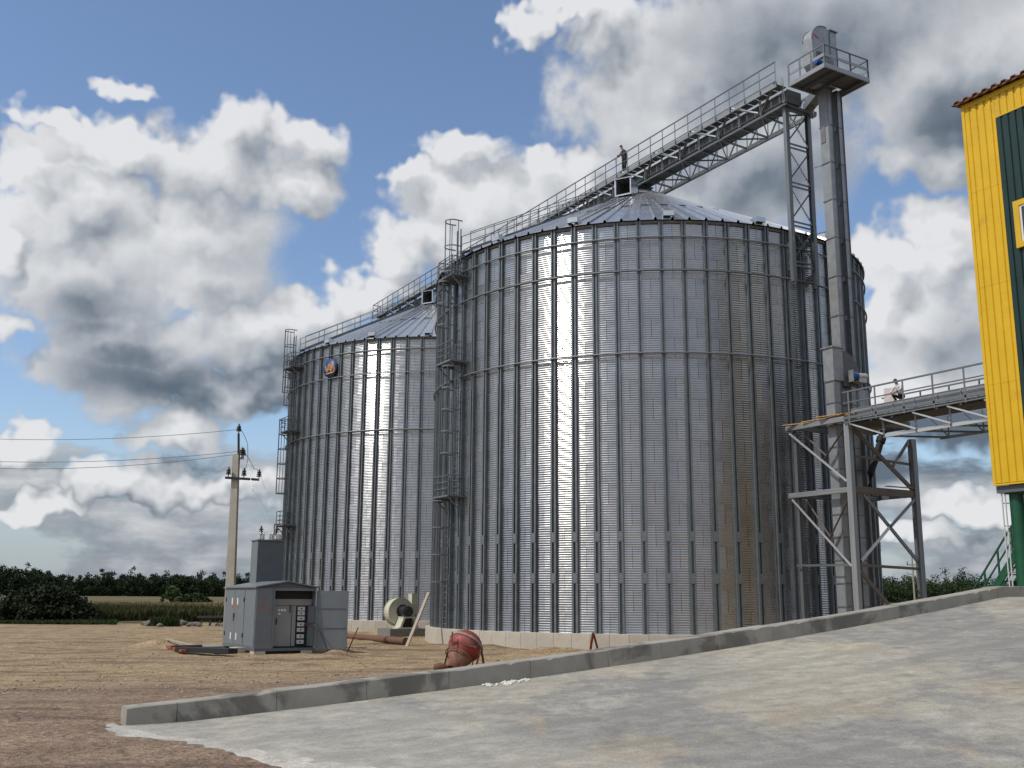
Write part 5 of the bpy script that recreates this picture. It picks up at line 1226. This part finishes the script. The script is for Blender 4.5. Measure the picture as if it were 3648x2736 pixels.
def shrub(name, px, py, D, w, h, n, leaf, m, label, cat, group=None, dy=1.0, trunk=True):
    P = aty(px, py, D); x, y = P[0], D; g0 = gz(x, y); root = empty(name, (x, y, g0-.1)); tag(root, label, cat, group)
    cs, rs = [], []
    for i in range(n):
        a = rng.random()*2*PI; r = rng.random()**.6; u = rng.random(); xx = w*.5*r*math.cos(a)*(1-.55*u); yy = w*.5*dy*r*math.sin(a)*(1-.55*u); top = h*(1-.75*(abs(xx)/(w*.5))**1.6); cs.append((xx, yy, max(.15, top*(.2+.72*u)))); q = w*.075*(.7+.7*rng.random()); rs.append((q, q, q*.85))
    V, F = leaves(cs, rs, 60, leaf, rng); mesh_np('crown', V, F, m, root)
    if trunk:
        b = MB()
        for k in range(5): a = k*1.3; b.tube((.1*math.cos(a), .1*math.sin(a), 0), (w*.2*math.cos(a), w*.2*math.sin(a), h*.6), .06+.02*w*.2, 6, .02)
        b.build('trunk', mat('bark', (.07, .055, .04), .9), root)
shrub('large_bush', 150, 2215, 96, 11.5, 3.1, 230, .30, leafmat('bush_foliage', (.015, .022, .010), (.030, .040, .017)), 'large dark sprawling bush at the edge of the dirt yard', 'bush', dy=.7)
shrub('low_bush', 20, 2222, 94, 6.0, 1.7, 60, .30, leafmat('bush_foliage', (.015, .022, .010), (.030, .040, .017)), 'low dark bush spreading beside the large one', 'bush', dy=.7)
shrub('round_shrub', 612, 2130, 230, 5.2, 3.6, 60, .40, leafmat('light_foliage', (.050, .095, .030), (.090, .150, .050)), 'light green rounded shrub standing in the field before the wood', 'shrub')
shrub('field_shrub', 690, 2132, 235, 9.0, 1.9, 60, .40, leafmat('green_foliage', (.028, .046, .020), (.052, .076, .031)), 'low green shrub spreading beside the rounded one in the field', 'shrub', dy=.5)
# tall rough grass along the yard edge
def grass(name, box, n, h, m, label):
    V, F = [], []
    (x0, x1), (D0, D1) = box
    px = rng.uniform(x0, x1, n); D = D0+(D1-D0)*rng.random(n)**1.4
    for p, d in zip(px, D):
        a = azel(p, 2140)[0]; x, y = d*math.sin(a)/math.cos(a)*1.0, d; z = far_ground(x, y)-.05; hh = h*(.45+.8*rng.random())*(.7+.6*float(fbm(x*.12, y*.12, 2))); w = .05+.06*rng.random(); l = rng.normal(size=2)*.25*hh; c, s = rng.normal(size=2); k = math.hypot(c, s); c, s = c/k*w, s/k*w
        i = len(V); V += [(x-c, y-s, z), (x+c, y+s, z), (x+l[0]*.5+c*.6, y+l[1]*.5+s*.6, z+hh*.62), (x+l[0], y+l[1], z+hh)]; F += [(i, i+1, i+2, i+3)]
    o = mesh_np(name, np.array(V), np.array(F), m); kind(o, 'stuff'); o['label'] = label
grass('tall_grass', ((330, 1000), (100, 128)), 26000, 1.05, leafmat('weeds', (.040, .052, .018), (.095, .090, .036)), 'tall rough grass and weeds at the edge of the yard')
grass('tall_grass', ((-80, 340), (100, 124)), 9000, .8, leafmat('weeds', (.040, .052, .018), (.095, .090, .036)), 'tall rough grass behind the large bush')
grass('dry_grass', ((-80, 1000), (128, 200)), 16000, .75, leafmat('dry_weeds', (.150, .120, .052), (.235, .185, .085)), 'dry yellowish grass of the field')
grass('low_grass', ((-60, 420), (88, 96)), 9000, .32, leafmat('short_weeds', (.030, .050, .016), (.055, .078, .026)), 'short grass round the foot of the large bush')
grass('yard_weeds', ((540, 640), (85, 90)), 900, .6, leafmat('short_weeds', (.030, .050, .016), (.055, .078, .026)), 'tuft of weeds by the rubble')
grass('ripe_crop', ((2950, 3700), (70, 130)), 12000, .8, leafmat('ripe_crop', (.36, .24, .085), (.46, .32, .13)), 'strip of ripe golden grain beyond the silo')
# broken concrete and timber at the back of the yard
def back_heap():
    rr = random.Random(8)
    for i in range(14):
        P = aty(rr.uniform(500, 800), 2195, rr.uniform(84, 92)); me = chunk(.22+.3*rr.random(), 300+i); me.materials.append(mat('grey_rubble', (.16, .15, .135), .9, 0, .2)); o = link(bpy.data.objects.new('broken_concrete', me)); o.location = (P[0], P[1], gz(P[0], P[1])+.12); tag(o, 'lump of broken concrete at the back edge of the yard', 'rubble', 'broken concrete lumps')
    A = aty(715, 2195, 88); z = gz(A[0], A[1]); root = empty('timber_stack', (A[0], A[1], z)); tag(root, 'low dark trestle of old timber at the back of the yard', 'timber')
    for k in range(4): bar(root, 'leg', (k*.75, 0, -.1), (k*.75+.1, .2, .62), .16, .14, mat('old_dark_wood', (.05, .042, .036), .9))
    for k in range(2): bar(root, 'beam', (-.3, .1+k*.3, .70), (2.7, .1+k*.3, .74), .22, .18, mat('old_dark_wood', (.05, .042, .036), .9))
back_heap()
# far pole line
P = aty(3253, 2050, 150); root = empty('utility_pole', (P[0], 150, gz(P[0], 150))); tag(root, 'thin distant utility pole standing beyond the steel tower', 'pole')
b = MB(); b.tube((0, 0, 0), (0, 0, 8.6), .16, 8, .11); b.build('shaft', OLDWOOD(), root); bar(root, 'crossarm', (-.8, 0, 7.0), (.8, 0, 7.0), .1, .1, DARKSTEEL())
for x in (-.7, .7, 0): bar(root, 'insulator', (x, 0, 7.0 if x else 8.5), (x, 0, 7.5 if x else 9.1), .12, .12, DARKSTEEL(), 'tube')

# ------------------------------------------------------------------ people
def skin_body(name, joints, edges, mats, pick, parent):
    me = bpy.data.meshes.new(name); me.from_pydata([j[0] for j in joints], edges, []); o = bpy.data.objects.new(name, me); COL.objects.link(o)
    sk = o.modifiers.new('skin', 'SKIN'); sk.use_smooth_shade = True
    for i, j in enumerate(joints): v = me.skin_vertices[0].data[i]; v.radius = (j[1], j[1] if len(j) < 3 else j[2]); v.use_root = (i == 0)
    ss = o.modifiers.new('sub', 'SUBSURF'); ss.levels = 2; ss.render_levels = 2
    dg = bpy.context.evaluated_depsgraph_get(); em = bpy.data.meshes.new_from_object(o.evaluated_get(dg)); bpy.data.objects.remove(o)
    for m in mats: em.materials.append(m)
    for p in em.polygons: p.material_index = pick(p.center); p.use_smooth = True
    return link(bpy.data.objects.new(name, em), parent)
SKIN = mat('skin', (.42, .22, .15), .6, 0, .06); HAIR = mat('dark_hair', (.02, .016, .013), .7)
def hair_cap(parent, c, r):
    b = MB(); b.lathe([(0, r*1.10), (r*.55, r*.95), (r*.95, r*.45), (r*1.05, -.05*r), (r*.9, -.3*r)], 12); o = b.build('hair', HAIR, parent); o.location = (c[0]+.012, c[1]+.015, c[2]); return o
def person_standing():
    # local frame: y towards the rail the person leans on (-N side of the gallery), x along the gallery
    root = empty('person', (*XY(-.40, -1.12), 29.24), GANG+PI); tag(root, 'person in dark work clothes leaning on the gallery handrail over the silo roof', 'person')
    s = 1.08
    J = [((0, -.02, .95), .135, .11), ((0, .0, 1.15), .14, .10), ((0, .05, 1.36), .155, .105), ((0, .10, 1.50), .075), ((0, .16, 1.60), .062), ((0, .20, 1.68), .082), ((0, .21, 1.79), .075),
         ((-.19, .08, 1.44), .062), ((-.27, .22, 1.22), .05), ((-.16, .38, 1.17), .04), ((-.10, .44, 1.17), .035), ((.19, .08, 1.44), .062), ((.28, .20, 1.20), .05), ((.16, .38, 1.17), .04), ((.10, .44, 1.17), .035),
         ((-.11, .0, .88), .095), ((-.13, .05, .50), .065), ((-.14, -.02, .09), .045), ((-.15, .12, .045), .042), ((.11, -.02, .88), .095), ((.14, .0, .50), .065), ((.15, -.08, .09), .045), ((.16, .06, .045), .042)]
    E_ = [(0,1),(1,2),(2,3),(3,4),(4,5),(5,6),(2,7),(7,8),(8,9),(9,10),(2,11),(11,12),(12,13),(13,14),(0,15),(15,16),(16,17),(17,18),(0,19),(19,20),(20,21),(21,22)]
    J = [(tuple(c*s for c in j[0]),)+tuple(r*s*(1.0 if i in (5, 6) else 1.28) for r in j[1:]) for i, j in enumerate(J)]
    dk = mat('dark_jacket', (.022, .024, .032), .8, 0, .2, 8); tr = mat('dark_trousers', (.020, .030, .024), .85, 0, .2, 8); bo = mat('boots', (.02, .018, .016), .7)
    def pick(c):
        if c.z > 1.56*s: return 0
        if c.y > .36*s and c.z > 1.05*s and c.z < 1.3*s: return 0
        if c.z < .11*s: return 3
        return 1 if c.z > .93*s else 2
    bd = skin_body('body', J, E_, [SKIN, dk, tr, bo], pick, root)
    hair_cap(bd, (0, .20*s, 1.74*s), .088*s)
    # belt line hanging from the rail
    b = MB(); b.path([(.42, .33, 1.22), (.43, .34, .7), (.44, .32, .25)], .02, 5); b.path([(.50, .33, 1.22), (.47, .34, .8), (.46, .32, .2)], .015, 5)
    o = b.build('safety_strap', mat('orange_strap', (.50, .10, .05), .7)); o.matrix_world = root.matrix_world if False else Matrix.Translation(root.location) @ Matrix.Rotation(GANG+PI, 4, 'Z'); tag(o, 'orange safety strap hanging from the handrail beside the standing person', 'strap')
person_standing()
def person_crouching():
    root = empty('person', (*XY(19.35, -.55), 11.35), GANG+PI); tag(root, 'person in a white top crouching on the short gallery to work', 'person')
    J = [((0, -.10, .24), .13, .12), ((0, .02, .46), .14, .11), ((0, .10, .64), .15, .10), ((0, .15, .74), .07), ((0, .19, .80), .06), ((.0, .23, .87), .082), ((.0, .25, .97), .074),
         ((-.19, .12, .68), .06), ((-.25, .28, .48), .048), ((-.10, .44, .38), .038), ((-.05, .50, .36), .034), ((.19, .12, .68), .06), ((.27, .26, .46), .048), ((.14, .42, .34), .038), ((.09, .48, .32), .034),
         ((-.12, -.06, .22), .09), ((-.18, .34, .36), .065), ((-.16, .12, .06), .045), ((-.16, .26, .04), .04), ((.12, -.06, .22), .09), ((.19, .32, .36), .065), ((.17, .08, .06), .045), ((.17, .22, .04), .04)]
    E_ = [(0,1),(1,2),(2,3),(3,4),(4,5),(5,6),(2,7),(7,8),(8,9),(9,10),(2,11),(11,12),(12,13),(13,14),(0,15),(15,16),(16,17),(17,18),(0,19),(19,20),(20,21),(21,22)]
    wt = mat('white_shirt', (.62, .62, .62), .8, 0, .1, 8); tr = mat('dark_trousers', (.020, .030, .024), .85)
    def pick(c):
        if c.z > .775: return 0
        if c.y > .36 and c.z > .28 and abs(c.x) < .16: return 0
        if c.z > .30 and c.y < .34 or (abs(c.x) > .2 and c.z > .4): return 1
        return 2
    bd = skin_body('body', J, E_, [SKIN, wt, tr], pick, root); hair_cap(bd, (0, .235, .93), .088)
person_crouching()
b = MB(); b.box((-.28, -.02, 0), (.28, .02, .75)); b.box((-.24, .02, .08), (.24, .035, .66)); o = b.build('pale_panel', mat('pale_pink_board', (.55, .47, .47), .7, 0, .1)); o.location = (*XY(18.85, -.62), 11.34); o.rotation_euler = (math.radians(-12), 0, GANG+.5); tag(o, 'pale upright board standing on the short gallery beside the crouching person', 'board')
